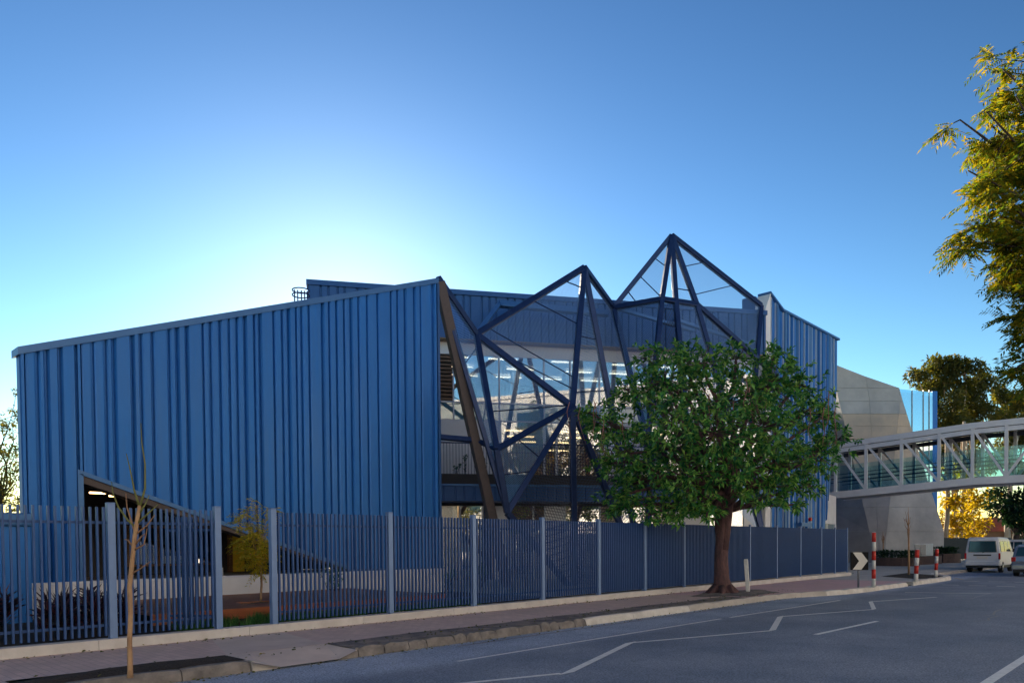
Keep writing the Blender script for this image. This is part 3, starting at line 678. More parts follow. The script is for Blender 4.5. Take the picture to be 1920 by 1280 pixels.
# interior: slabs, back wall, light strips
for z0, z1, wl, nm in ((.04, zc0 + .4, 'room_wall', 0), (z1f - .25, zspb - .1, 'room_warm', 1), (z2b - .9, zC - .2, 'room_wall', 2)):
    f1(-3, sB, z0, z0 + .15, 'floor_slab', 'room_floor', GN - .15, -7.5)
    f1(-3, sB, z1, z1 + .12, 'ceiling', 'white_wall', GN - .26, -7.5)
    f1(-3, sB, z0 + .16, z1 - .01, 'room_back_wall', wl, -7.3, -7.5)
    f1(-3.1, -3, z0, z1, 'room_side_wall', 'room_wall', GN - .2, -7.5)
    for row in range(3):
        n_ = GN - 1.3 - row * 1.7; s = .2 + .5 * row
        while s < SL - 1.5: f1(s, s + 1.3, z1 - .14, z1 - .08, 'strip_light', 'lamp' if nm != 2 else 'lamp_white', n_, n_ - .09); s += rnd.choice([2.2, 2.9])
    for k in range(5):
        s = 1 + k * 2.9 + rnd.uniform(-.4, .4); f1(s, s + .35, z0 + .16, z1 - .02, 'room_column', rnd.choice(['white_wall', 'room_wall']), -4.2, -4.55)
    for k in range(6):
        s = .5 + k * 2.4 + rnd.uniform(-.5, .5); f1(s, s + rnd.uniform(.8, 1.6), z0 + .155, z0 + .155 + rnd.uniform(.7, 1.3), 'furniture', rnd.choice(['teal_panel', 'yellow_panel', 'timber', 'white_wall']), -3.0, -3.5)
# planter greenery on the terrace edge
def shrub(name, label, base, h, n, mt, spread=.3, ln=.12, wd=.05, cat='shrub', group=None, stem='bark_dark', up=.6):
    t = thing(name, label, cat, base, group); b = MB(); P = []; D = []
    for k in range(max(3, n // 14)):
        a = rnd.uniform(0, 6.28); r_ = spread * rnd.uniform(.2, 1); tip = V(base) + V((math.cos(a) * r_, math.sin(a) * r_, h * rnd.uniform(.55, 1)))
        pts = limb(b, V(base) + V((math.cos(a) * .03, math.sin(a) * .03, 0)), tip, .012, .004, 3, .1, 5)
        for i in range(14):
            q = pts[rnd.randint(1, 3)].lerp(tip, rnd.random()); dd = V((rnd.gauss(0, 1), rnd.gauss(0, 1), rnd.gauss(up, .6))); P.append(q); D.append(dd)
    b.build('stems', stem, t); leaf_mesh('foliage', np.array([tuple(p) for p in P]), np.array([tuple(p) for p in D]), ln, wd, mt, t); return t
for k, px in enumerate((872, 856, 908)):
    s_, z_ = fhit(px, 886, .4); shrub('potted_plant', ('small leafy plant behind the balcony railing, nearest the brown column', 'smaller sprig behind the balcony railing, nearest the blue wall corner', 'leafy sprig behind the balcony railing, right of the brown column')[k], Fp(s_, .4, zc2), (.75, .5, .8)[k], 60, 'leaf_shrub', .25, cat='plant', group='plants on the balcony')

# ---- right wing
RY = FB_.y; rx0 = FB_.x + .1
rX1 = onY(1570, 700, RY).x; rX0 = onY(1441, 700, RY).x; rk = onY(1465, 600, RY).x
rz0, rzk, rz1 = onY(1441, 548, RY).z, onY(1465, 580, RY).z, onY(1570, 635, RY).z
rb = onY(1543, 985, RY); rm_ = onY(1570, 720, RY)
def rtop(x): return rz0 + (rzk - rz0) * (x - rX0) / (rk - rX0) if x < rk else rzk + (rz1 - rzk) * (x - rk) / (rX1 - rk)
def rbot(x): return .1 if x < rb.x - .35 else .1 + (rm_.z - .1) * (x - rb.x + .35) / (rX1 - rb.x + .35)
sm = [rX0]; k = 0
while sm[-1] < rX1 - .15: sm.append(sm[-1] + [.22, .16, .3, .2, .45, .24, .3][k % 7] * 1.0); k += 1
sm[-1] = rX1; sm = sorted(set(sm))
b = MB()
for a, c in zip(sm, sm[1:]): b.hexa([(a, RY + .06, rbot(a)), (c, RY + .06, rbot(c)), (c, RY + .4, rbot(c)), (a, RY + .4, rbot(a))], [(a, RY + .06, rtop(a) - .08), (c, RY + .06, rtop(c) - .08), (c, RY + .4, rtop(c) - .08), (a, RY + .4, rtop(a) - .08)])
rw = b.build('right_wall', 'navy_clad', bld)
for i, (a, c) in enumerate(zip(sm, sm[1:])):
    pan(rw, lambda u, d, z: (u, RY + d, z), a, c, rnd.choice([0, 0, .05, .11]), rbot(a), rbot(c), rtop(a) - .08, rtop(c) - .08, 'cladding' if i % 3 else 'cladding_trim', .06, .03)
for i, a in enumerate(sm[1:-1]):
    if i % 5 in (0, 2, 3): MB().hexa([(a - .018, RY - .05, rbot(a)), (a + .018, RY - .05, rbot(a)), (a + .018, RY + .05, rbot(a)), (a - .018, RY + .05, rbot(a))], [(a - .018, RY - .05, rtop(a) - .1), (a + .018, RY - .05, rtop(a) - .1), (a + .018, RY + .05, rtop(a) - .1), (a - .018, RY + .05, rtop(a) - .1)]).build('glint_fin', 'fin_glint', rw)  # sky glow reflected on the ribs, put into the pale fin colour
for (a, c) in ((rX0 - .05, rk), (rk, rX1)):
    MB().hexa([(a, RY - .14, rtop(a) - .1), (c, RY - .14, rtop(c) - .1), (c, RY + .5, rtop(c) - .1), (a, RY + .5, rtop(a) - .1)], [(a, RY - .14, rtop(a)), (c, RY - .14, rtop(c)), (c, RY + .5, rtop(c)), (a, RY + .5, rtop(a))]).build('parapet_cap', 'cladding_trim', rw)
# its light end wall, parapet box and body
q = onY(1428, 573, RY)
MB().hexa([(rX0 - .35, RY - .02, .1), (rX0 - .05, RY - .12, .1), (rX0 - .05, RY + .5, .1), (rX0 - .35, RY + .5, .1)], [(rX0 - .35, RY - .02, q.z), (rX0 - .05, RY - .12, rz0 - .1), (rX0 - .05, RY + .5, rz0 - .1), (rX0 - .35, RY + .5, q.z)]).build('end_fascia', 'white_wall', bld)
MB().box(rX0 - .3, rX0 - .06, RY + .52, RY + 1.15, zR - .1, rz0 - .12).build('parapet_box', 'navy_clad', bld)
MB().box(rX0, rX1 - .2, RY + .42, RY + 9, rm_.z + .2, rz1 - .2).build('wing_body', 'navy_clad', bld)
MB().box(rX0, rb.x - .4, RY + .42, RY + 9, .05, rm_.z + .19).build('wing_body', 'navy_clad', bld)
p = onY(1516, 973, RY - .02); bevel(MB().tube([(p.x, RY - .02, p.z), (p.x, RY - .18, p.z)], .1, 12).build('alarm_beacon', 'tail_red', rw), .02)
p = onY(1505, 983, RY - .02); MB().box(p.x - .8, p.x + .5, RY - .3, RY - .12, p.z - .1, p.z + .08).build('wall_box', 'cladding_trim', rw)
# glazed link to the bridge
l0, l1 = V((41.2, 16.0, 0)), V((47.6, 16.95, 0))
def lk(t, z, n=0): p = l0.lerp(l1, t); return V((p.x + n * .14, p.y - n * .98, z))
def lbox(t0, t1, z0, z1, n0, n1, nm, mt, par=bld): return MB().hexa([lk(t0, z0, n0), lk(t1, z0, n0), lk(t1, z0, n1), lk(t0, z0, n1)], [lk(t0, z1, n0), lk(t1, z1, n0), lk(t1, z1, n1), lk(t0, z1, n1)]).build(nm, mt, par)
lw_ = lbox(0, 1, 2.7, 4.45, .05, -.2, 'link_wall', 'white_wall'); lbox(0, .94, .05, 2.68, 0, -.02, 'pane', 'glass_tower', lw_); lbox(.95, 1.0, .05, 2.7, .06, -.15, 'door_frame', 'white_frame', lw_); lbox(.6, .63, .05, 2.69, .04, -.1, 'door_frame', 'white_frame', lw_)
lbox(0, .94, .05, 2.6, -3, -3.1, 'reflection_wall', 'yellow_panel', lw_)  # yellow wall added in place of the yellow reflection in the link glass
MB().box(41.0, 64, 24, 30, 0, 12).build('sun_block', 'navy_clad', bld)  # unseen block added to keep low sun off the ground by the bridge
# access ladder hoops on the roof
la = thing('roof_ladder', 'small steel ladder cage standing on the roof by the raised block', 'ladder', dep(566, 562, 26.5))
lp = lambda x, y: dep(x, y, 26.5)
for x_ in (552, 558, 565, 571, 576): MB().tube([lp(x_ + .5, 566), lp(x_, 543 + (x_ - 552) * .12)], .022, 6).build('cage_bar', 'steel_blue', la)
for y_ in (543, 552):
    c = lp(564, y_ + 1.5); MB().tube([c + V((math.cos(t) * .3, math.sin(t) * .3, 0)) for t in [i * math.pi / 8 for i in range(17)]], .022, 6).build('cage_hoop', 'steel_blue', la)

# ---- steel screen: struts and woven mesh
def n3(px, py, d): return dep(px, py, d)
P0, V1, K1, V2, K2, RR = n3(820, 521, 23.98), n3(893, 627, 25.6), n3(1095, 502, 27.4), n3(1150, 577, 30.2), n3(1259, 442, 30.0), n3(1427, 573, 33.5)
N1, N2, B1 = n3(931, 842, 24.6), n3(1073, 762, 26.3), n3(951, 961, 25.0)
A0 = n3(824, 530, 24.05)
def gz(px, py): return G(px, py, .09)
AF = n3(951, 1090, 26.0); AF.z = .09
HF = n3(1078, 1088, 26.6); HF.z = .09; BF = n3(1066, 1090, 26.4); BF.z = .09; KF = n3(1208, 1086, 27.5); KF.z = .09
M1, M2, M3 = n3(1241, 561, 29.4), n3(1267, 565, 29.6), n3(1306, 571, 30.2)
Q1, Q2, Q3, Q4, Q5 = n3(1168, 880, 28.2), n3(1222, 860, 29), n3(1212, 850, 28.2), n3(1294, 870, 28.6), n3(1405, 840, 31.5)
LF = n3(1428, 1000, 30.5); X6 = n3(1452, 700, 33.3)
screen = MB().beam(P0, V1, .2).build('mesh_screen', 'steel_blue', bld); bevel(screen, .02)
def strut(p, q, wd_=.2, mt='steel_blue', h=None):
    return bevel(MB().beam(p, q, wd_, h, up=(NN.x, NN.y, .2)).build('strut', mt, screen), .015, 2)
strut(A0, AF, .30, 'steel_brown', .42); strut(A0, B1, .16)
for p, q in ((V1, N1), (N1, B1), (V1, K1), (V1, N2), (K1, N2), (N2, HF), (N1, N2), (N2, B1), (B1, BF), (N2, KF), (K1, Q1), (K1, V2), (V2, Q2), (V2, K2)): strut(p, q)
for p, q in ((K2, M1), (K2, M2), (K2, M3), (K2, RR), (V2, M1), (M1, M2), (M2, M3), (M1, Q3), (M2, Q4), (M3, LF), (M3, X6), (RR, Q5), (Q1, KF), (Q2, KF), (Q5, LF)): strut(p, q, .19)
c1, c2 = n3(893, 825, 25.0), n3(825, 819, 24.3); strut(N1, c1, .14); strut(c1, c2, .16)
t1, t2 = n3(936, 570, 29.8), n3(1140, 588, 31.0); strut(V1, t1, .17, 'cladding_trim'); strut(t1, t2, .24, 'cladding_trim')
strut(n3(1156, 578, 30.2), n3(1300, 620, 32), .14, 'cladding_trim'); strut(n3(1262, 598, 31.2), n3(1420, 650, 33.2), .14, 'cladding_trim')
def rod(p, q, r_=.022): MB().tube([p, q], r_, 6).build('tie_rod', 'steel_blue', screen)
L = lambda p, q, t: p.lerp(q, t)
for p, q in ((L(V1, N1, .68), L(V1, N2, .98)), (L(A0, B1, .35), L(V1, N1, .1)), (L(A0, B1, .62), L(V1, N1, .55)), (L(V1, K1, .8), L(K1, N2, .15)), (L(V1, K1, .1), L(K1, N2, .8)), (L(V1, K1, .5), L(K1, N2, .42)), (L(V1, N2, .25), L(K1, N2, .88)), (L(N1, B1, .4), L(N2, B1, .62)), (L(N1, N2, .25), L(N2, B1, .5)), (L(N1, N2, .75), L(N2, HF, .12)),
             (L(V2, K2, .24), L(V2, M1, .5)), (L(V2, K2, .45), L(K2, M1, .98)), (L(V2, K2, .7), L(K2, M1, .5)), (L(K2, M2, .35), L(K2, M3, .33)), (L(K2, M2, .8), L(K2, M3, .8)), (L(K2, M3, .45), L(K2, RR, .35)), (L(K2, M3, .86), L(K2, RR, .68)), (L(K1, Q1, .35), L(K1, N2, .5)), (L(K1, Q1, .6), L(K1, N2, .9))): rod(p, q)
def panel(pts, mt):
    u = (pts[1] - pts[0]).normalized(); n_ = u.cross(pts[2] - pts[0]).normalized(); v = n_.cross(u)
    o = MB().poly(pts).build('mesh_panel', mt, screen); uvl = o.data.uv_layers.new(name='UVMap')
    for li, lp_ in enumerate(o.data.loops): p = pts[lp_.vertex_index] - pts[0]; uvl.data[li].uv = (p.dot(u), p.dot(v))
    return o
for pts, mt in (([P0, V1, N1], 'mesh_dense'), ([P0, N1, B1], 'mesh_dense'), ([V1, K1, N2], 'mesh_fine'), ([V1, N2, N1], 'mesh_fine'), ([N1, N2, B1], 'mesh_dense'), ([K1, N2, Q1], 'mesh_fine'), ([K1, Q1, V2], 'mesh_fine'), ([V2, Q1, Q2], 'mesh_fine'), ([V2, K2, M1], 'mesh_fine'), ([V2, M1, Q3], 'mesh_fine'), ([V2, Q3, Q2], 'mesh_fine'), ([M1, M2, Q4, Q3], 'mesh_chain'), ([K2, M2, M3], 'mesh_fine'), ([M2, M3, Q4], 'mesh_fine'), ([K2, M3, RR], 'mesh_fine'), ([M3, RR, Q5], 'mesh_fine'), ([M3, Q5, LF, Q4], 'mesh_fine'), ([B1, N2, HF, BF], 'mesh_chain'), ([N2, KF, HF], 'mesh_chain'), ([N2, Q1, KF], 'mesh_chain')): panel(pts, mt)

# ================================================================== footbridge
BX = 50.0
brg = thing('footbridge', 'pale grey steel truss footbridge with glass sides crossing above the street', 'footbridge', (BX, 10, 4.5))
bY = [18.2, 10.02, -14.0]
def bz(y): return 4.88 if y <= 10.02 else 4.88 - (4.88 - 4.46) * (y - 10.02) / 8.1
BH = 3.58; BW = 2.7
for s_, X in ((0, BX), (1, BX + BW)):
    for ya, yb in zip(bY, bY[1:]):
        MB().beam((X, ya, bz(ya) + .2), (X, yb, bz(yb) + .2), .22, .42).build('bottom_chord', 'bridge_paint', brg)
        MB().beam((X, ya, bz(ya) + BH - .16), (X, yb, bz(yb) + BH - .16), .22, .34).build('top_chord', 'bridge_paint', brg)
        MB().beam((X, ya, bz(ya) + BH - .5), (X, yb, bz(yb) + BH - .5), .12, .26).build('roof_edge', 'bridge_paint' if s_ == 0 else 'bridge_dark', brg)
vs_ = [onX(p, 850, BX).y for p in (1624, 1690.5, 1761, 1823.5, 1887)]
stp = (vs_[0] - vs_[-1]) / 4; vs_ = [vs_[0] + stp] + vs_; y = vs_[-1]
while y > -12: y -= stp; vs_.append(y)
for s_, X in ((0, BX), (1, BX + BW)):
    mt = 'bridge_paint' if s_ == 0 else 'bridge_paint'
    for i, y in enumerate(vs_):
        MB().beam((X, y, bz(y) + .41), (X, y, bz(y) + BH - .31), .17, .17, (0, 1, 0)).build('truss_post', mt, brg)
        if i + 1 < len(vs_):
            y2 = vs_[i + 1]
            if i < 5: a, c = (X, y - .05, bz(y) + BH - .4), (X, y2 + .05, bz(y2) + .42)
            else: a, c = (X, y - .05, bz(y) + .42), (X, y2 + .05, bz(y2) + BH - .4)
            MB().beam(a, c, .13, .13).build('truss_diagonal', mt, brg)
            xi = X + (.2 if s_ == 0 else -.2)
            MB().hexa([(xi, y - .03, bz(y) + .45), (xi + .012, y - .03, bz(y) + .45), (xi + .012, y2 + .03, bz(y2) + .45), (xi, y2 + .03, bz(y2) + .45)], [(xi, y - .03, bz(y) + 2.1), (xi + .012, y - .03, bz(y) + 2.1), (xi + .012, y2 + .03, bz(y2) + 2.1), (xi, y2 + .03, bz(y2) + 2.1)]).build('glass_panel', 'glass_bridge', brg)
    for hz in (.75, 1.0, 1.25):
        xi = X + (.3 if s_ == 0 else -.3)
        for ya, yb in zip(bY, bY[1:]): MB().tube([(xi, ya, bz(ya) + .3 + hz), (xi, yb, bz(yb) + .3 + hz)], .025, 6).build('handrail', 'bridge_dark', brg)
for ya, yb in zip(bY, bY[1:]):
    MB().hexa([(BX + .12, ya, bz(ya) + .05), (BX + BW - .12, ya, bz(ya) + .05), (BX + BW - .12, yb, bz(yb) + .05), (BX + .12, yb, bz(yb) + .05)], [(BX + .12, ya, bz(ya) + .36), (BX + BW - .12, ya, bz(ya) + .36), (BX + BW - .12, yb, bz(yb) + .36), (BX + .12, yb, bz(yb) + .36)]).build('deck', 'concrete', brg)
    MB().hexa([(BX + .12, ya, bz(ya) + BH - .35), (BX + BW - .12, ya, bz(ya) + BH - .35), (BX + BW - .12, yb, bz(yb) + BH - .35), (BX + .12, yb, bz(yb) + BH - .35)], [(BX + .12, ya, bz(ya) + BH - .1), (BX + BW - .12, ya, bz(ya) + BH - .1), (BX + BW - .12, yb, bz(yb) + BH - .1), (BX + .12, yb, bz(yb) + BH - .1)]).build('roof', 'bridge_dark', brg)
# far pier that carries the bridge on the other side of the street
MB().box(BX + .6, BX + BW - .6, -13.2, -11.5, -.2, 4.9).build('pier', 'concrete', brg)

# ================================================================== concrete building behind the bridge
cb = thing('concrete_building', 'raw concrete building with folded walls and a tall glass bay behind the footbridge', 'building', G(1660, 1052))
def edge(a, c): return lambda y: a[0] + (c[0] - a[0]) * (y - a[1]) / (c[1] - a[1])
f1l = lambda y: 1545.0
fold1 = edge((1558, 685), (1640, 1040)); fold2 = edge((1690, 730), (1654, 1080)); right = edge((1686, 730), (1770, 996))
def rightc(y): return min(right(max(y, 730)), 1770)
ytop = edge((0, 0), (1, 1))
def roofy(x): return 685 + (x - 1570) * (730 - 685) / (1686 - 1570)
D0, D1t, D1b, D2, D3 = 61.5, 59.4, 58.2, 57.8, 59.0
levels = [690, 727, 752, 775.5, 799, 848, 900, 950, 996, 1056]
def dl(y): return D1t + (D1b - D1t) * (y - 685) / 370
for fi, (lf, rf, da, db) in enumerate(((f1l, fold1, lambda y: D0, dl), (fold1, lambda y: max(fold1(y) + 1, min(fold2(y), rightc(y))), dl, lambda y: D2), (lambda y: max(fold1(y) + 1, min(fold2(y), rightc(y))), rightc, lambda y: D2, lambda y: D3))):
    for li, (ya, yb) in enumerate(zip(levels, levels[1:])):
        n = 1 if fi == 0 else 2 if fi == 1 else 1
        for k in range(n):
            def P(t, y, inset=.0): 
                xl, xr = lf(y), rf(y); x = xl + (xr - xl) * t; return dep(x, y, (da(y) + (db(y) - da(y)) * t) + inset)
            t0, t1 = k / n, (k + 1) / n
            yA = ya
            a = [P(t0, yb - .25), P(t1, yb - .25), P(t1, yA + .25), P(t0, yA + .25)]
            if (a[1] - a[0]).length < .1 and (a[2] - a[3]).length < .1: continue
            if li == 0:
                for idx, t in ((2, t1), (3, t0)):
                    x = lf(700) + (rf(700) - lf(700)) * t; yy = roofy(x); 
                    a[idx] = dep(x, min(yy, 727), da(700) + (db(700) - da(700)) * t)
            bk = FW * .35; w_ = (a[1] - a[0]).normalized() * .008 if (a[1] - a[0]).length > .05 else V((0, 0, 0))
            a = [a[0] + w_, a[1] - w_, a[2] - w_, a[3] + w_]
            MB().hexa(a, [p + bk for p in a]).build('concrete_panel', 'concrete_warm' if 3 <= li <= 5 else 'concrete', cb)
def Pg(x, y, d=60.2): return dep(x, y, d)
gx = [1684, 1710, 1731, 1742, 1749]
for a, c in zip(gx, gx[1:]):
    q = [Pg(a + .4, 925), Pg(c - .4, 925), Pg(c - .4, 729 + (c - 1686) * .1), Pg(a + .4, 729 + (a - 1686) * .1)]
    MB().hexa(q, [p + FW * .05 for p in q]).build('glass_pane', 'glass_tower', cb)
for a in gx[1:-1]: MB().beam(Pg(a, 925), Pg(a, 731), .05, .12, tuple(FW)).build('mullion', 'galv', cb)
q = [Pg(1748.5, 997), Pg(1757.5, 997), Pg(1757.5, 733), Pg(1748.5, 733)]; MB().hexa(q, [p + FW * 4 for p in q]).build('blue_fin', 'cladding', cb)
q = [Pg(1548, 1052, 62.6), Pg(1745, 1052, 62.6), Pg(1745, 740, 62.6), Pg(1690, 734, 62.6), Pg(1548, 690, 62.6)]; MB().hexa(q, [p + FW * 8 for p in q]).build('core', 'concrete', cb)

# ================================================================== street furniture
def striped(px, base, h, label, lean=(0, 0), n=5, r_=.065, first='red'):
    t = thing('striped_post', label, 'bollard', base, 'red and white posts at the kerb corner')
    tip = V(base) + V((lean[0], lean[1], h)); cols = ['white_paint', 'red'] if first == 'red' else ['red', 'white_paint']
    for k in range(n):
        a, c = V(base).lerp(tip, 1 - k / n), V(base).lerp(tip, 1 - (k + 1) / n)
        MB().tube([a, c], r_, 16).build('band', cols[(k + 1) % 2], t, True)
    MB().tube([tip, tip + V((0, 0, .015)), tip + V((0, 0, .03))], [r_, r_ * .8, r_ * .3], 16).build('cap', 'white_paint', t, True); return t
pA = G(1638, 1101); hA = (dep(1638, 998, (pA - CAM).dot(FW)).z)
striped(1638, pA, hA, 'tall red and white striped post beside the arrow sign', n=6)
pB = G(1717, 1090); dB = (pB - CAM).dot(FW); tB = dep(1720, 1030, dB)
striped(1717, pB, tB.z, 'short leaning red and white post at the kerb gap', (tB.x - pB.x, tB.y - pB.y), 4, .08)
pC = G(1754.5, 1081.5); dC = (pC - CAM).dot(FW); tC = dep(1757, 1029, dC)
striped(1755, pC, tC.z, 'red and white striped post standing in the mulch bed, nearest the van', (tC.x - pC.x, tC.y - pC.y), 4, .07)
# arrow sign
sg = G(1610.5, 1101); ds = (sg - CAM).dot(FW); sgn = thing('arrow_sign', 'black square sign with a white chevron pointing right', 'sign', sg)
c = dep(1611, 1051, ds); rr = RT.copy(); rr.z = 0; rr.normalize(); ff = V((-FW.x, -FW.y, 0)).normalized()
hs_ = 17 / FPX * ds
def sp_(u, v, o): return c + rr * u * hs_ + V((0, 0, v * hs_)) + ff * o
q = [sp_(-1, -1, 0), sp_(1, -1, 0), sp_(1, 1, 0), sp_(-1, 1, 0)]; bevel(MB().hexa(q, [p + ff * .02 for p in q]).build('plate', 'black_sign', sgn), .01)
q = [sp_(-.75, .95, .023), sp_(.2, .95, .023), sp_(.93, 0, .023), sp_(.2, -.95, .023), sp_(-.75, -.95, .023), sp_(-.05, 0, .023)]
MB().hexa(q[::-1], [p + ff * .004 for p in q[::-1]]).build('chevron', 'sign_white', sgn)
MB().tube([sg - ff * .045, V((c.x, c.y, c.z + hs_ * .8)) - ff * .045], .035, 10).build('sign_post', 'galv', sgn, True)
# white leaning marker post by the tree
wp = G(1403, 1110); dw = (wp - CAM).dot(FW); tw = dep(1398.5, 1049, dw)
wpt = thing('marker_post', 'white timber marker post leaning slightly beside the street tree', 'post', wp)
bevel(MB().beam(wp - V((0, 0, .1)), tw, .16, .12).build('shaft', 'white_paint', wpt), .015); bevel(MB().beam(tw, tw + (tw - wp).normalized() * .03, .15, .11).build('top', 'white_paint', wpt), .02)
# brick planters with low hedges, cabinet
def planter(name, label, pa, pb, depth, zt, grp, hedge=True):
    t = thing(name, label, 'planter', (pa + pb) / 2, grp); d = (pb - pa); n_ = V((-d.y, d.x, 0)).normalized()
    if n_.dot(pa) < 0: n_ = -n_
    ring = []
    for k in range(9): u = k / 8; ring.append(pa.lerp(pb, u) - n_ * .25 * math.sin(math.pi * u))
    back = [pb + n_ * depth, pa + n_ * depth]
    out = ring + back; ins = [p + ((pa + pb) / 2 + n_ * depth / 2 - p).normalized() * .16 for p in out]
    rows = 6; hh = zt / rows
    for r_ in range(rows):
        b = MB(); z0, z1 = r_ * hh, (r_ + 1) * hh - .012
        for k in range(len(out)):
            q = (k + 1) % len(out); m_ = max(1, int((out[q] - out[k]).length / .24))
            for i in range(m_):
                a0, a1 = (i + (.0 if r_ % 2 else .0)) / m_, (i + 1) / m_ - .03
                A, B_ = out[k].lerp(out[q], a0), out[k].lerp(out[q], a1); C_, D_ = ins[k].lerp(ins[q], a1), ins[k].lerp(ins[q], a0)
                b.hexa([(p.x, p.y, z0) for p in (A, B_, C_, D_)], [(p.x, p.y, z1) for p in (A, B_, C_, D_)])
        stuff(b.build('brick_course', 'brick_dark', t))
    b = MB(); b.hexa([(p.x, p.y, .02) for p in ins], [(p.x, p.y, zt - .06) for p in ins]); b.build('soil', 'soil', t)
    if not hedge: return t
    P, D = [], []
    for k in range(900):
        u, v_ = rnd.random(), rnd.uniform(.1, .9); p = ring[0].lerp(ring[-1], u) + n_ * depth * v_; P.append((p.x, p.y, zt - .1 + rnd.random() ** .7 * .5)); D.append((rnd.gauss(0, 1), rnd.gauss(0, 1), rnd.gauss(.8, .6)))
    leaf_mesh('hedge', np.array(P), np.array(D), .2, .08, 'leaf_dark', t); return t
planter('brick_planter', 'long curved brick planter with low hedge before the concrete wall', G(1634, 1060), G(1712, 1061), 1.4, .55, 'brick planters')
planter('brick_planter', 'short brick planter carrying the white cabinet', G(1716, 1058.5), G(1766, 1056), 1.2, .6, 'brick planters', False)
planter('brick_planter', 'brick planter beside the parked van, against the dark fence', G(1768, 1055), G(1802, 1054.5), 1.4, .7, 'brick planters')
dd = 52.0; cp = dep(1735, 1050, dd)
cabt = thing('cabinet', 'white metal cabinet box on a brick planter', 'cabinet', (cp.x, cp.y, .6))
a, c = dep(1713, 1043, dd), dep(1737, 1019, dd); e = dep(1750, 1019, dd + 1.2)
hgt = c.z - a.z; zb_ = .56
q = [V((a.x, a.y, zb_)), V((c.x, c.y, zb_)), V((e.x, e.y, zb_))]; q.append(q[0] + q[2] - q[1])
bevel(MB().hexa(q, [p + V((0, 0, hgt)) for p in q]).build('body', 'cabinet', cabt), .03)
f0 = (q[1] - q[0]).normalized(); nf = f0.cross(V((0, 0, 1)))
for (u0, u1) in ((.06, .48), (.52, .94)):
    z0, z1 = zb_ + .08, zb_ + hgt - .08; A, B_ = q[0].lerp(q[1], u0) + nf * .004, q[0].lerp(q[1], u1) + nf * .004
    MB().hexa([(A.x, A.y, z0), (B_.x, B_.y, z0), (B_.x + nf.x * .02, B_.y + nf.y * .02, z0), (A.x + nf.x * .02, A.y + nf.y * .02, z0)], [(A.x, A.y, z1), (B_.x, B_.y, z1), (B_.x + nf.x * .02, B_.y + nf.y * .02, z1), (A.x + nf.x * .02, A.y + nf.y * .02, z1)]).build('door', 'galv', cabt)
# dark paling fence under the bridge, end of the street
fa, fb = dep(1764, 1040, 62), dep(1990, 1040, 78); fa.z = fb.z = 0
pf = thing('paling_fence', 'dark timber paling fence behind the parked cars under the footbridge', 'fence', fa)
for z in (.5, 1.6): MB().beam(fa + V((.06, .06, z)), fb + V((.06, .06, z)), .05, .08).build('rail', 'fence_dark', pf)
n = int((fb - fa).length / .16); ps = None; dpf = (fb - fa).normalized()
pal = MB().beam(fa + V((0, 0, .02)), fa + V((0, 0, 1.9)), .14, .025, (dpf.y, -dpf.x, 0)).build('paling', 'fence_dark', pf)
for k in range(1, n): inst(pal, pf, dpf * (k * .16) + V((0, 0, rnd.uniform(-.03, .03))))

# ================================================================== vehicles
def wheel(par, x, y, r_, wd_, sgn_):
    w_ = MB().tube([(x, y - wd_ / 2, r_), (x, y - wd_ / 2 + .02, r_), (x, y + wd_ / 2 - .02, r_), (x, y + wd_ / 2, r_)], [r_ * .93, r_, r_, r_ * .93], 20).build('wheel', 'rubber', None, True)
    w_.parent = par
    h_ = MB().tube([(x, y + sgn_ * (wd_ / 2 + .001), r_), (x, y + sgn_ * (wd_ / 2 + .015), r_)], [r_ * .62, r_ * .5], 16).build('rim', 'hub', None, True); h_.parent = w_
def lpart(par, mb, nm, mt, smooth=False, bv=0):
    o = mb.build(nm, mt, None, smooth); o.parent = par
    if bv: bevel(o, bv, 3)
    return o
def profile(pts, y0, y1, taper=None):
    """side outline (x forward, z) swept across the width; taper pulls the upper body inward"""
    b = MB(); tz = taper or (lambda z: 0)
    b.hexa([(x, y0 + tz(z), z) for x, z in pts], [(x, y1 - tz(z), z) for x, z in pts]); return b
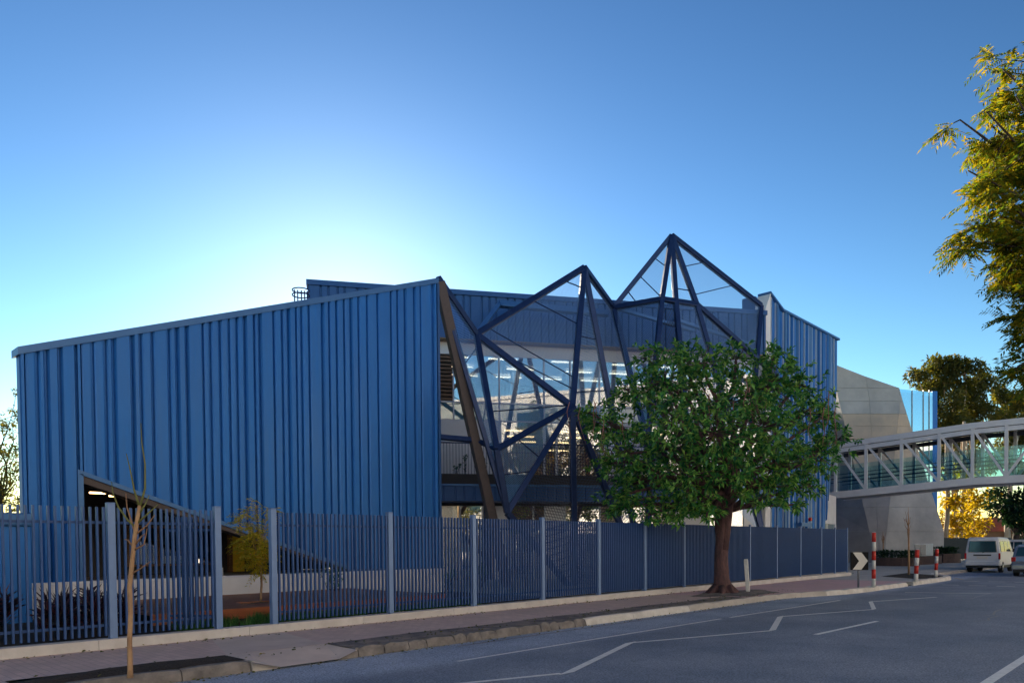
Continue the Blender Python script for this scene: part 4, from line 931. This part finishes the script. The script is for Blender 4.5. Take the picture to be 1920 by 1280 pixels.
def van(root):
    H = 1.95; tp = lambda z: max(0, (z - .95)) * .13
    body = lpart(root, profile([(0.02, .38), (4.1, .38), (4.15, .8), (3.9, 1.05), (3.15, 1.82), (2.7, 1.93), (.35, 1.95), (.12, 1.85), (.0, 1.0), (-.02, .8)], -.84, .84, tp), 'body', 'van_white', False, .07)
    lpart(root, MB().box(-.09, .1, -.82, .82, .40, .66), 'rear_bumper', 'van_white', False, .05)
    lpart(root, MB().box(.06, 4.1, -.8, .8, .26, .39), 'underbody', 'black_plastic')
    g_ = lpart(root, MB().hexa([(.035, -.68, 1.12), (.035, .68, 1.12), (.075, .62, 1.74), (.075, -.62, 1.74)], [(-.012, -.68, 1.12), (-.012, .68, 1.12), (.03, .62, 1.74), (.03, -.62, 1.74)]), 'rear_window', 'car_glass', False, .03)
    lpart(g_, MB().beam((-.03, .0, 1.1), (-.0, -.35, 1.2), .02, .02), 'wiper', 'black_plastic')
    for s_ in (-1, 1):
        lpart(root, MB().box(-.035, .04, s_ * .80 - .05, s_ * .80 + .05, .74, 1.08), 'tail_light', 'tail_red', False, .015)
        for (x0, x1) in ((.35, 1.25), (1.35, 2.3), (2.4, 3.05)):
            zt, zb_ = 1.72, 1.15; y0_, y1_ = s_ * (.84 - tp(zb_) + .004), s_ * (.84 - tp(zt) + .004)
            lpart(root, MB().hexa([(x0, y0_ - s_ * .02, zb_), (x1, y0_ - s_ * .02, zb_), (x1 - .05, y1_ - s_ * .02, zt), (x0 + .03, y1_ - s_ * .02, zt)], [(x0, y0_, zb_), (x1, y0_, zb_), (x1 - .05, y1_, zt), (x0 + .03, y1_, zt)]), 'side_window', 'car_glass')
        lpart(root, MB().box(3.15, 3.3, s_ * .95 - .08, s_ * .95 + .08, 1.1, 1.3), 'mirror', 'black_plastic', False, .02)
        for x_ in (.75, 3.35): wheel(root, x_, s_ * .74, .31, .2, s_)
    lpart(root, MB().box(-.035, .0, -.42, .42, .93, 1.0), 'tailgate_handle', 'black_plastic', False, .01)
    lpart(root, MB().box(-.03, .0, -.26, .26, .76, .9), 'number_plate', 'sign_white')
def text(par, s, loc, rot, size, mt, ext=.004):
    cu = bpy.data.curves.new('lettering', 'FONT'); cu.body = s; cu.size = size; cu.extrude = ext; cu.align_x = 'CENTER'; cu.align_y = 'CENTER'
    o = bpy.data.objects.new('lettering', cu); col.objects.link(o); o.parent = par; o.location = loc; o.rotation_euler = rot
    bpy.context.view_layer.update(); me = bpy.data.meshes.new_from_object(o); bpy.data.objects.remove(o)
    o2 = bpy.data.objects.new('lettering', me); col.objects.link(o2); me.materials.clear(); me.materials.append(MATS[mt]); o2.parent = par; o2.location = loc; o2.rotation_euler = rot; return o2
def ute(root):
    tp = lambda z: max(0, z - 1.05) * .16
    lpart(root, profile([(1.75, .45), (5.0, .45), (5.05, .9), (4.7, 1.08), (3.75, 1.15), (3.1, 1.74), (1.95, 1.78), (1.75, 1.15)], -.88, .88, tp), 'cab', 'van_white', False, .06)
    lpart(root, MB().box(0, 1.74, -.87, .87, .6, 1.12), 'tray', 'van_white', False, .03)
    lpart(root, MB().box(.1, 4.9, -.8, .8, .35, .6), 'underbody', 'black_plastic')
    tg = lpart(root, MB().box(-.04, .0, -.78, .78, .64, 1.12), 'tailgate', 'van_white', False, .015)
    text(tg, 'TOYOTA', (-.042, 0, .92), (R(90), 0, R(-90)), .26, 'black_plastic')
    rk_ = []
    for y_ in (-.7, -.25, .25, .7): lpart(root, MB().beam((1.7, y_, 1.13), (1.7, y_, 1.8), .035), 'rack_bar', 'van_white')
    lpart(root, MB().beam((1.7, -.75, 1.8), (1.7, .75, 1.8), .045), 'rack_bar', 'van_white')
    lpart(root, MB().hexa([(1.8, -.62, 1.2), (1.8, .62, 1.2), (1.93, .58, 1.68), (1.93, -.58, 1.68)], [(1.74, -.62, 1.2), (1.74, .62, 1.2), (1.88, .58, 1.68), (1.88, -.58, 1.68)]), 'rear_window', 'car_glass')
    for s_ in (-1, 1):
        lpart(root, MB().box(-.03, .06, s_ * .82 - .05, s_ * .82 + .05, .75, 1.08), 'tail_light', 'tail_red', False, .01)
        lpart(root, MB().hexa([(2.05, s_ * .845, 1.18), (3.4, s_ * .845, 1.18), (3.0, s_ * .78, 1.68), (2.15, s_ * .78, 1.68)], [(2.05, s_ * .87, 1.18), (3.4, s_ * .87, 1.18), (3.0, s_ * .80, 1.68), (2.15, s_ * .80, 1.68)]), 'side_window', 'car_glass')
        for x_ in (1.0, 4.15): wheel(root, x_, s_ * .76, .35, .22, s_)
    lpart(root, MB().box(-.14, -.03, -.8, .8, .45, .6), 'rear_bumper', 'galv', False, .02)
def suv(root):
    tp = lambda z: max(0, z - .95) * .2
    lpart(root, profile([(.03, .35), (4.5, .35), (4.55, .75), (4.3, .95), (3.35, 1.05), (2.55, 1.62), (.75, 1.68), (.25, 1.58), (.0, 1.02), (-.05, .8)], -.92, .92, tp), 'body', 'car_silver', False, .08)
    lpart(root, MB().box(-.1, .15, -.9, .9, .36, .66), 'rear_bumper', 'car_silver', False, .06)
    lpart(root, MB().box(.05, 4.4, -.84, .84, .22, .36), 'underbody', 'black_plastic')
    lpart(root, MB().hexa([(.08, -.74, 1.08), (.08, .74, 1.08), (.30, .66, 1.55), (.30, -.66, 1.55)], [(.005, -.74, 1.08), (.005, .74, 1.08), (.215, .66, 1.55), (.215, -.66, 1.55)]), 'rear_window', 'car_glass', False, .03)
    for s_ in (-1, 1):
        lpart(root, MB().box(-.05, .2, s_ * .82 - .1, s_ * .82 + .1, .78, 1.02), 'tail_light', 'tail_red', False, .02)
        lpart(root, MB().hexa([(.6, s_ * .86, 1.08), (3.0, s_ * .88, 1.08), (2.5, s_ * .78, 1.55), (.85, s_ * .77, 1.55)], [(.6, s_ * .905, 1.08), (3.0, s_ * .905, 1.08), (2.5, s_ * .815, 1.55), (.85, s_ * .815, 1.55)]), 'side_window', 'car_glass')
        for x_ in (.85, 3.6): wheel(root, x_, s_ * .82, .34, .22, s_)
    lpart(root, MB().box(-.075, -.04, -.26, .26, .7, .83), 'number_plate', 'sign_white')
    lpart(root, MB().box(-.108, -.09, -.7, -.4, .42, .5), 'reflector', 'tail_red')
vr = thing('van', 'white van parked at the kerb, seen from behind', 'van', (47.2, 8.95, ROADZ)); van(vr)
ur = thing('utility_truck', 'white utility truck with a tray rack parked beyond the van', 'truck', (55.5, 8.85, ROADZ)); ute(ur)
sr = thing('parked_car', 'silver hatch-backed car cut by the right edge of the picture', 'car', (42.9, 6.05, ROADZ)); suv(sr); sr.scale = (.95, .95, .92)

# ================================================================== vegetation
def tolist(P): return np.array([tuple(p) for p in P])
# --- street tree
def street_tree():
    base = V((tp.x, tp.y, 0)); D_ = (base - CAM).dot(FW)
    t = thing('street_tree', 'broad leafy green tree with a reddish trunk on the footpath', 'tree', base); b = MB()
    p = lambda px, py, o=0: dep(px, py, D_ + o)
    T = [p(1357, 1116), p(1356, 1104), p(1353, 1085), p(1352, 1045), p(1355, 1000), p(1360, 960), p(1360, 925)]
    b.tube(T, [.40, .30, .235, .205, .20, .19, .17], 14)
    b.tube([p(1352, 1030, .1), p(1348, 990, .12), p(1346, 955, .15), p(1335, 915, .3)], [.14, .13, .12, .10], 10)
    b.tube([p(1357, 1030, -.08), p(1363, 985, -.1), p(1368, 945, -.15), p(1385, 905, -.3)], [.14, .13, .12, .10], 10)
    for k in range(7): 
        a = k * .9; b.tube([base + V((math.cos(a) * .2, math.sin(a) * .2, .22)), base + V((math.cos(a) * .45, math.sin(a) * .45, .0)), base + V((math.cos(a) * .6, math.sin(a) * .6, -.08))], [.12, .09, .04], 7)
    blobs = [(1340, 765, 1.9, 0), (1245, 715, 1.35, -.4), (1235, 735, 1.2, 1.4), (1440, 725, 1.4, -.3), (1420, 730, 1.3, 1.5), (1145, 795, 1.05, -.2), (1120, 800, .75, .6), (1180, 850, 1.15, -.9), (1200, 900, 1.15, -.2), (1205, 870, 1.2, 1.5), (1290, 895, 1.15, -1.6), (1265, 930, .8, -.6), (1310, 935, .75, -1.2), (1300, 860, 1.4, 1.5), (1340, 810, 1.5, -2.2), (1260, 800, 1.3, -2.0), (1430, 800, 1.4, -2.0), (1450, 870, 1.3, -.8), (1440, 915, .95, -.5), (1480, 900, .85, .4), (1530, 850, 1.05, -.4), (1570, 825, .75, 0), (1505, 775, 1.2, .2), (1500, 720, 1.0, 0), (1500, 860, 1.2, 1.2), (1320, 680, 1.0, -.5), (1380, 672, .9, .3), (1290, 668, .85, .4), (1450, 668, .75, -.2), (1215, 670, .7, .1), (1180, 735, .85, 0), (1160, 930, .75, -.3), (1340, 960, .45, -.9), (1100, 770, .5, -.1), (1375, 870, 1.0, -1.7), (1520, 910, .6, 0), (1548, 775, .6, 0), (1180, 945, .6, -.5), (1240, 952, .65, -.7), (1300, 958, .5, -1.0), (1470, 935, .55, -.3), (1420, 945, .4, -.8), (1130, 870, .6, -.2), (1215, 965, .5, -.9), (1270, 968, .5, -1.2), (1325, 968, .35, -1.5), (1150, 955, .45, -.3), (1490, 945, .4, .2), (1385, 930, .5, -1.2)]
    P, D = [], []; fork = T[-1]; pend = MB()
    for (bx, by, br, bo) in blobs:
        c = p(bx, by, bo); st = rnd.choice([T[-1], T[-2], p(1335, 915, .3), p(1385, 905, -.3)])
        pts = limb(b, st, c, .12 * min(1, br), .035, 6, .14, 7, -.04)
        br *= .94; n = int(60 * br * br)
        for k in range(n):
            d = V((rnd.gauss(0, 1), rnd.gauss(0, 1), rnd.gauss(0, 1))).normalized(); rad = br * (rnd.random() ** .33) * rnd.uniform(.75, 1.12)
            tip = c + V((d.x * rad, d.y * rad, d.z * rad * .82))
            if k % 3 == 0: limb(b, c.lerp(tip, .1), tip, .016, .005, 3, .12, 4)
            ax = (d + V((0, 0, .45))).normalized(); m_ = rnd.randint(7, 11)
            for j in range(m_):
                dv = (ax * .55 + V((rnd.gauss(0, 1), rnd.gauss(0, 1), rnd.gauss(-.1, .8))).normalized()).normalized(); P.append(tip - ax * rnd.uniform(0, .16)); D.append(dv)
        if 740 < by < 850 and rnd.random() < .5:
            for k in range(4):
                a = c + V((rnd.uniform(-.6, .6), rnd.uniform(-.6, .6), rnd.uniform(-.2, .4))) - FW * br * .95
                pend.tube([a, a + V((rnd.uniform(-.15, .15), 0, -.3)), a + V((rnd.uniform(-.25, .25), 0, -.75)), a + V((rnd.uniform(-.3, .3), 0, -1.1))], [.014, .012, .009, .005], 5)
    b.build('trunk', 'bark', t, True); stuff(pend.build('hanging_twigs', 'twig_pink', t))
    leaf_mesh('crown', tolist(P), tolist(D), .205, .08, 'leaf_big', t, .18, .15)
street_tree()

# --- generic crowns
def crown_tree(name, label, base, blobs, mt, bark, r0, leaf, wd, dens, group=None, fork=None, cat='tree', droop=.1, sub=None):
    t = thing(name, label, cat, base, group); b = MB(); base = V(base)
    fork = fork or base + V((0, 0, max(1.5, (blobs[0][0].z - base.z) * .5)))
    limb(b, base, fork, r0, r0 * .65, 6, .05, 9)
    P, D = [], []
    for c, br in blobs:
        limb(b, fork, c, r0 * .4, r0 * .08, 6, .12, 6)
        n = int(dens * br * br); subs = []
        for s_ in range(7):
            d = V((rnd.gauss(0, 1), rnd.gauss(0, 1), rnd.gauss(0, .8))).normalized(); q = c + d * br * rnd.uniform(.45, .85); subs.append(q); limb(b, c, q, r0 * .07, r0 * .03, 3, .1, 4)
        for k in range(n):
            q = rnd.choice(subs); d = V((rnd.gauss(0, 1), rnd.gauss(0, 1), rnd.gauss(0, 1))).normalized(); tip = q + d * br * .42 * rnd.random() ** .4
            P.append(tip); D.append((d + V((rnd.gauss(0, .8), rnd.gauss(0, .8), rnd.gauss(0, .8)))))
    b.build('trunk', bark, t, True); leaf_mesh('crown', tolist(P), tolist(D), leaf, wd, mt, t, .15, droop); return t
def blobs_px(l, d): return [(dep(x, y, d + o), r_ / FPX * d) for x, y, r_, o in l]
# right background
d = 85; B_ = G(1790, 1040); B_ = dep(1790, 1035, d); B_.z = -.2
crown_tree('gum_tree', 'tall rounded gum tree with a golden left edge behind the glass bay', B_, blobs_px([(1780, 715, 34, 0), (1745, 705, 30, 2), (1810, 700, 32, -1), (1735, 740, 26, 0), (1765, 760, 40, -2), (1822, 752, 44, 1), (1800, 810, 38, -2), (1755, 800, 30, -1), (1845, 720, 26, 0), (1850, 770, 30, -1), (1790, 795, 34, 0), (1720, 705, 20, 0), (1840, 815, 30, 1), (1770, 690, 26, 0), (1800, 685, 24, 0), (1775, 850, 30, 0), (1830, 870, 34, 0)], d), 'leaf_gum', 'bark_gum', .45, .5, .22, 300)
d = 95; B_ = dep(1892, 1035, d); B_.z = -.2
crown_tree('gum_tree', 'lower golden gum tree at the right edge, right of the round gum', B_, blobs_px([(1885, 745, 26, 0), (1910, 760, 30, 0), (1885, 790, 28, 0), (1930, 740, 30, 2), (1900, 830, 34, 0), (1875, 860, 28, 0), (1935, 800, 32, 0), (1920, 880, 30, 0)], d), 'leaf_gum', 'bark_gum', .4, .55, .24, 260)
for k, (px, wd_, d, top, lab) in enumerate(((1772, 9, 68, 800, 'pale gum trunk with golden leaves beside the concrete wall corner, left of two'), (1806, 8, 72, 790, 'pale gum trunk with golden leaves above the van, right of two'))):
    B_ = dep(px, 1035, d); B_.z = -.1
    crown_tree('gum_tree', lab, B_, blobs_px([(px + 12, 945, 24, 0), (px + 30, 975, 22, 1), (px - 4, 975, 18, 2), (px + 22, 1002, 20, 1), (px + 10, 900, 26, 0), (px + 45, 935, 24, 2)], d), 'leaf_gold', 'bark_gum', wd_ / 2 / FPX * d, .5, .22, 170, 'gum trunks under the footbridge', fork=dep(px + 2, top, d))
d = 60; B_ = dep(1905, 1040, d); B_.z = -.15
crown_tree('dark_tree', 'dense dark green tree hanging over the parked cars under the bridge', B_, blobs_px([(1900, 945, 32, 0), (1870, 930, 24, 1), (1925, 960, 34, 0), (1880, 965, 22, 0), (1940, 920, 36, 0), (1910, 985, 22, 0), (1866, 948, 18, 0)], d), 'leaf_dark', 'bark_dark', .35, .4, .17, 330)
# house with a red roof glimpsed under the bridge
hp = dep(1862, 1030, 100); hp.z = -.2; ho = thing('house', 'low house with an orange-red roof beyond the fence under the footbridge', 'house', hp)
MB().box(hp.x - 4, hp.x + 6, hp.y - 4, hp.y + 5, -.2, 2.9).build('wall', 'house_wall', ho)
MB().hexa([(hp.x - 4.5, hp.y - 4.5, 2.9), (hp.x + 6.5, hp.y - 4.5, 2.9), (hp.x + 6.5, hp.y + 5.5, 2.9), (hp.x - 4.5, hp.y + 5.5, 2.9)], [(hp.x - 1, hp.y - .5, 4.8), (hp.x + 3, hp.y - .5, 4.8), (hp.x + 3, hp.y + 1, 4.8), (hp.x - 1, hp.y + 1, 4.8)]).build('roof', 'roof_tile', ho)
# left background
d = 46
for px, lab, ll in ((4, 'thin backlit tree at the left edge behind the blue wall, taller of two', [(5, 800, 30, 0), (28, 780, 24, 1), (10, 850, 34, 0), (34, 840, 26, 0), (8, 900, 34, 0), (32, 900, 30, 0), (30, 740, 12, 0), (10, 945, 34, 0), (40, 950, 30, 0), (-20, 860, 36, 0)]), (50, 'low backlit bushes left of the blue wall corner', [(20, 985, 30, 0), (45, 930, 24, 2), (-10, 960, 34, 0)])):
    B_ = dep(px, 1045, d); B_.z = -.1
    crown_tree('backlit_tree', lab, B_, blobs_px(ll, d), 'leaf_gum', 'bark_dark', .16, .26, .12, 170, 'trees beyond the blue wall')
# trees across the street behind the viewer, seen mirrored in the glazing
for k, (x, y, h_) in enumerate(((4, -9.6, 7), (-6, -9.2, 8), (13, -9.4, 6.5), (24, -9.6, 8))):
    B_ = V((x, y, -.2)); bl = [(B_ + V((rnd.uniform(-2.6, 2.6), rnd.uniform(-2, 2), h_ * rnd.uniform(.5, 1))), rnd.uniform(1.1, 1.8)) for _ in range(11)]
    crown_tree('mirrored_tree', 'bushy tree across the street, mirrored in the upper windows', B_, bl, 'leaf_gum', 'bark_gum', .25, .34, .15, 70, 'trees across the street')

# unseen pale row added behind the viewer to bounce sunlight, also mirrored in the glazing
ro_ = thing('bounce_row', 'unseen pale building added across the street to bounce light, mirrored in the windows', 'building', (10, -12, -.2))
rw_ = MB().box(-40, 62, -22, -12, -.2, 15).build('wall', 'bounce_render', ro_)
MB().box(-40.3, 62.3, -22.3, -11.8, 15, 15.3).build('parapet', 'bounce_render', ro_)
for k in range(17):
    for z in (.9, 4.6, 8.3, 12):
        x = -36 + k * 5.8; f_ = MB().box(x, x + 2.2, -11.99, -11.93, z, z + 1.7).build('window_frame', 'white_frame', rw_); MB().box(x + .08, x + 2.12, -11.925, -11.915, z + .08, z + 1.62).build('pane', 'car_glass', rw_)

# --- feathery tree on the right edge
def feathery(name, label, base, fork, ends, mt, r0, nf, fl, bark='bark_dark', per=14, cat='tree', fr_spread=1.0, dark=None):
    t = thing(name, label, cat, base); b = MB(); P, D, = [], []
    limb(b, base, fork, r0, r0 * .7, 6, .04, 9)
    fr = MB()
    for e in ends:
        pts = limb(b, fork, e[0], r0 * .3, r0 * .05, 8, .10, 6, -.06); tips = []
        for k in range(6):
            q = pts[rnd.randint(4, 8)]; d = V((rnd.gauss(0, 1), rnd.gauss(0, 1), rnd.gauss(0, .55))).normalized(); tp_ = q + d * e[1] * rnd.uniform(.4, 1); limb(b, q, tp_, r0 * .05, r0 * .018, 4, .14, 4); tips.append((q, tp_))
        for k in range(int(nf * e[1])):
            q, tp_ = rnd.choice(tips); o = q.lerp(tp_, rnd.uniform(.25, 1)); ax = ((tp_ - q).normalized() * .6 + V((rnd.gauss(0, .8), rnd.gauss(0, .8), rnd.gauss(.05, .45)))).normalized()
            Lf = fl * rnd.uniform(.6, 1.15); side = ax.cross(V((rnd.gauss(0, .3), rnd.gauss(0, .3), 1))).normalized(); drp = rnd.uniform(.1, .45)
            for j in range(per):
                u = (j + 1) / per; s_ = 1 if j % 2 else -1; pos = o + ax * Lf * u - V((0, 0, drp * Lf * u * u))
                P.append(pos); D.append(side * s_ * .85 + ax * .5 + V((0, 0, -.25))); 
    b.build('trunk', bark, t, True)
    return t, P, D
d = 14.0; base = dep(2150, 1100, 14.2); base.z = -.15; fork = dep(2130, 560, 14.2)
ends = [(dep(x, y, d + o), r_) for x, y, r_, o in ((1850, 210, 1.0, 0), (1835, 215, .9, .7), (1880, 130, .9, 0), (1905, 180, 1.0, -.6), (1870, 165, .8, 1), (1930, 120, .9, .5), (1880, 310, 1.0, .3), (1850, 335, .8, -.4), (1910, 300, 1.0, -.5), (1860, 400, .9, 0), (1900, 390, 1.0, .6), (1840, 455, .8, .2), (1880, 460, .9, -.3), (1915, 440, .9, .3), (1870, 500, .7, 0), (1915, 520, .9, .5), (1900, 560, .8, -.2), (1930, 600, .9, 0), (1915, 650, .7, .3), (1945, 690, .7, 0), (1960, 250, 1.3, 0), (1970, 400, 1.3, 0), (1960, 540, 1.2, .4), (1930, 10, .5, 0), (1990, 100, 1.2, .5), (1800, 225, .55, .2), (1815, 320, .6, 0), (1815, 470, .6, .2), (1890, 610, .8, .1), (1905, 690, .7, 0), (1930, 720, .7, .2), (1900, 240, 1.0, .2), (1925, 350, 1.0, 0), (1935, 480, 1.0, -.3))]
t, P, D = feathery('feathery_tree', 'overhanging feathery tree with golden green fronds at the right edge', base, fork, ends, 'leaf_jac', .26, 105, .42, per=18)
leaf_mesh('crown', tolist(P), tolist(D), .12, .036, 'leaf_jac', t, .1, .15)
# --- sapling behind the fence gap
sb = G(489, 1128, .36); ds = (sb - CAM).dot(FW); p = lambda x, y, o=0: dep(x, y, ds + o)
ends = [(p(x, y, o), .26) for x, y, o in ((455, 950, 0), (478, 945, .2), (500, 955, -.1), (445, 975, .1), (462, 985, -.2), (485, 985, .2), (508, 985, 0), (450, 1010, .1), (475, 1015, -.2), (500, 1015, .2), (460, 1040, 0), (485, 1045, .2), (510, 1035, -.1), (468, 1060, .1), (496, 1060, 0), (440, 1025, .1))]
t, P, D = feathery('sapling', 'young feathery yellow-green tree growing through the deck at the fence gap', sb, p(489, 1062), ends, 'leaf_sapling', .028, 110, .24, 'bark_pale', 12)
leaf_mesh('crown', tolist(P), tolist(D), .075, .022, 'leaf_sapling', t, .1, .1)
# --- bare young street tree
bt = G(244, 1266, .03); db = (bt - CAM).dot(FW); p = lambda x, y, o=0: dep(x, y, db + o)
t = thing('bare_sapling', 'bare young tree with thin upright branches in the mulch bed by the kerb', 'tree', bt)
b = MB(); b.tube([p(244, 1270), p(244, 1250), p(243, 1200), p(245, 1150), p(243, 1100), p(247, 1060), p(252, 1010), p(258, 970), p(262, 947)], [.036, .030, .028, .027, .028, .026, .025, .023, .02], 10)
b.build('trunk', 'bark_pale', t, True)
for pts in (((261, 948), (252, 920), (244, 880), (237, 850)), ((263, 948), (272, 915), (272, 870), (266, 830), (264, 793)), ((257, 990), (240, 975), (222, 950), (212, 925), (209, 903)), ((254, 1000), (246, 975), (238, 950), (236, 925)), ((263, 960), (272, 945), (280, 928)), ((258, 980), (280, 960), (296, 945)), ((256, 1000), (275, 985), (290, 965)), ((254, 1020), (265, 1005), (272, 1000)), ((253, 1030), (270, 1020), (276, 990)), ((250, 1025), (240, 1012), (233, 1010)), ((247, 1075), (262, 1066), (282, 1052))):
    b = MB(); k = len(pts); b.tube([p(x, y, rnd.uniform(-.04, .04) * i) for i, (x, y) in enumerate(pts)], [.014 - .0095 * i / (k - 1) for i in range(k)], 6); b.build('branch', 'twig_green' if pts[0][1] < 1000 else 'twig', t, True)
# --- bare small trees before the concrete wall
for (bx, by, tx, ty, lab) in ((1704, 1077, 1703, 950, 'thin bare tree in the corner mulch bed before the concrete wall'), (1656, 1042, 1656, 995, 'small bare shrub-like tree in the long brick planter')):
    q = G(bx, by) if by > 1060 else dep(bx, by, 50); dq = (q - CAM).dot(FW); t = thing('bare_tree', lab, 'tree', q); b = MB()
    for k in range(11):
        y0 = ty + (by - ty) * rnd.uniform(.25, .6); x1 = tx + rnd.uniform(-14, 14) * (by - ty) / 127; y1 = ty + rnd.uniform(0, 40) * (by - ty) / 127; limb(b, dep(tx, y0, dq), dep(x1, min(y1, y0 - 8), dq + rnd.uniform(-.6, .6)), .018, .006, 4, .1, 5)
    b.build('branch', 'twig', t); b = MB(); b.tube([q - V((0, 0, .1)), dep(bx, (by + ty) / 2, dq), dep(tx, ty, dq)], [.05, .035, .008], 7); b.build('trunk', 'bark_pale', t, True)

# --- garden: deck, shrubs, strappy plants, grass
dz = .36; dk = thing('deck', 'low brown timber deck against the pale plinth behind the fence', 'deck', (9, 16, .1))
dx0, dx1, dy0, dy1 = 5.2, 12.2, G(430, 1141, dz).y, WY - .24
hole = (sb.x, sb.y)
y = dy0
while y < dy1 - .03:
    e = min(dy1, y + .138); xe = dx1 - max(0, .0)
    segs = [(dx0, xe)]
    if hole[1] - .32 < y < hole[1] + .3: segs = [(dx0, hole[0] - .45), (hole[0] + .45, xe)]
    for a, c in segs: MB().box(a, c, y, e - .006, dz - .03, dz).build('board', 'deck', dk)
    y = e
MB().box(dx0, dx1, dy0 - .025, dy0 - .003, dz - .2, dz - .002).build('fascia_board', 'deck_face', dk); MB().box(dx0, dx1, dy0 + .0, dy0 + .03, .06, dz - .035).build('bearer', 'bark_dark', dk)
MB().box(dx1 + .003, dx1 + .025, dy0, dy1, .06, dz - .002).build('fascia_board', 'deck_face', dk)
MB().hexa([(dx1 + .03, dy0 + 1.6, .05), (dx1 + 1.1, dy0 + 2.4, .05), (dx1 + 1.1, dy1, .05), (dx1 + .03, dy1, .05)], [(dx1 + .03, dy0 + 1.6, .2), (dx1 + 1.1, dy0 + 2.4, .2), (dx1 + 1.1, dy1, .2), (dx1 + .03, dy1, .2)]).build('step', 'deck', dk)
def strappy(base, h, n, mt, label, grp, cat='plant', name='strappy_plant', ln=.45, wd=.05):
    t = thing(name, label, cat, base, grp); b = MB(); P, D = [], []
    for k in range(max(2, n // 16)):
        a = rnd.uniform(0, 6.28); r_ = rnd.uniform(.03, .22); q = V(base) + V((math.cos(a) * r_, math.sin(a) * r_, h * rnd.uniform(.35, .75)))
        limb(b, V(base) + V((math.cos(a) * .05, math.sin(a) * .05, -.02)), q, .018, .012, 3, .06, 5)
        for j in range(16): d = V((rnd.gauss(0, .55), rnd.gauss(0, .55), rnd.uniform(.3, 1.2))).normalized(); P.append(q - V((0, 0, rnd.uniform(0, .25)))); D.append(d)
    b.build('stems', 'bark_dark', t); leaf_mesh('foliage', tolist(P), tolist(D), ln, wd, mt, t, .12, .12); return t
k = 0
for i in range(16):
    X = 1.6 + i * .34 + rnd.uniform(-.1, .1); Y = rnd.uniform(13.3, 15.6) if i < 11 else rnd.uniform(13.6, 14.3)
    if X > 5.3: continue
    strappy(V((X, Y, .06)), rnd.uniform(.75, 1.15), 96, 'leaf_wine', 'dark wine-red strappy garden plant behind the left end of the fence', 'wine-red plants behind the fence')
for i, (px, py, h_, lab) in enumerate(((355, 1128, .85, 'bushy green shrub behind the fence, left of the gate gap'), (625, 1125, .95, 'airy blue-green shrub at the deck behind the fence, right of the gate gap'), (905, 1100, .8, 'green shrub at the foot of the brown steel column'), (840, 1105, .6, 'low green shrub at the blue wall end'), (1180, 1090, .9, 'green shrub behind the fence left of the street tree'))):
    q = G(px, py, .1); shrub('garden_shrub', lab, q, h_, 220, 'leaf_shrub', .33, .13, .04, 'shrub', 'garden shrubs')
P, D = [], []
for i in range(150):
    x, y = rnd.uniform(5.5, 12.5), rnd.uniform(12.75, dy0 - .1)
    for j in range(22): P.append((x + rnd.gauss(0, .07), y + rnd.gauss(0, .07), .05)); D.append((rnd.gauss(0, .5), rnd.gauss(0, .5), 1))
o = leaf_mesh('grass_tufts', np.array(P), np.array(D), .24, .018, 'leaf_grass', None); stuff(o); o['label'] = 'green grass tufts along the garden edge behind the fence'; o['category'] = 'grass'
# fallen leaves and grit by the kerb
P, D = [], []
for i in range(900):
    x = rnd.uniform(1, 24); y = rnd.choice([rnd.uniform(9.2, 9.44), rnd.uniform(9.62, 10.3), rnd.uniform(11.9, 12.25)]); P.append((x, y, (ROADZ if y < 9.45 else 0) + .012)); D.append((rnd.gauss(0, 1), rnd.gauss(0, 1), rnd.gauss(0, .15)))
o = leaf_mesh('leaf_litter', np.array(P), np.array(D), .055, .03, 'leaf_gum', None); stuff(o); o['label'] = 'scattered dry leaf litter along the kerb and footpath'; o['category'] = 'leaf litter'
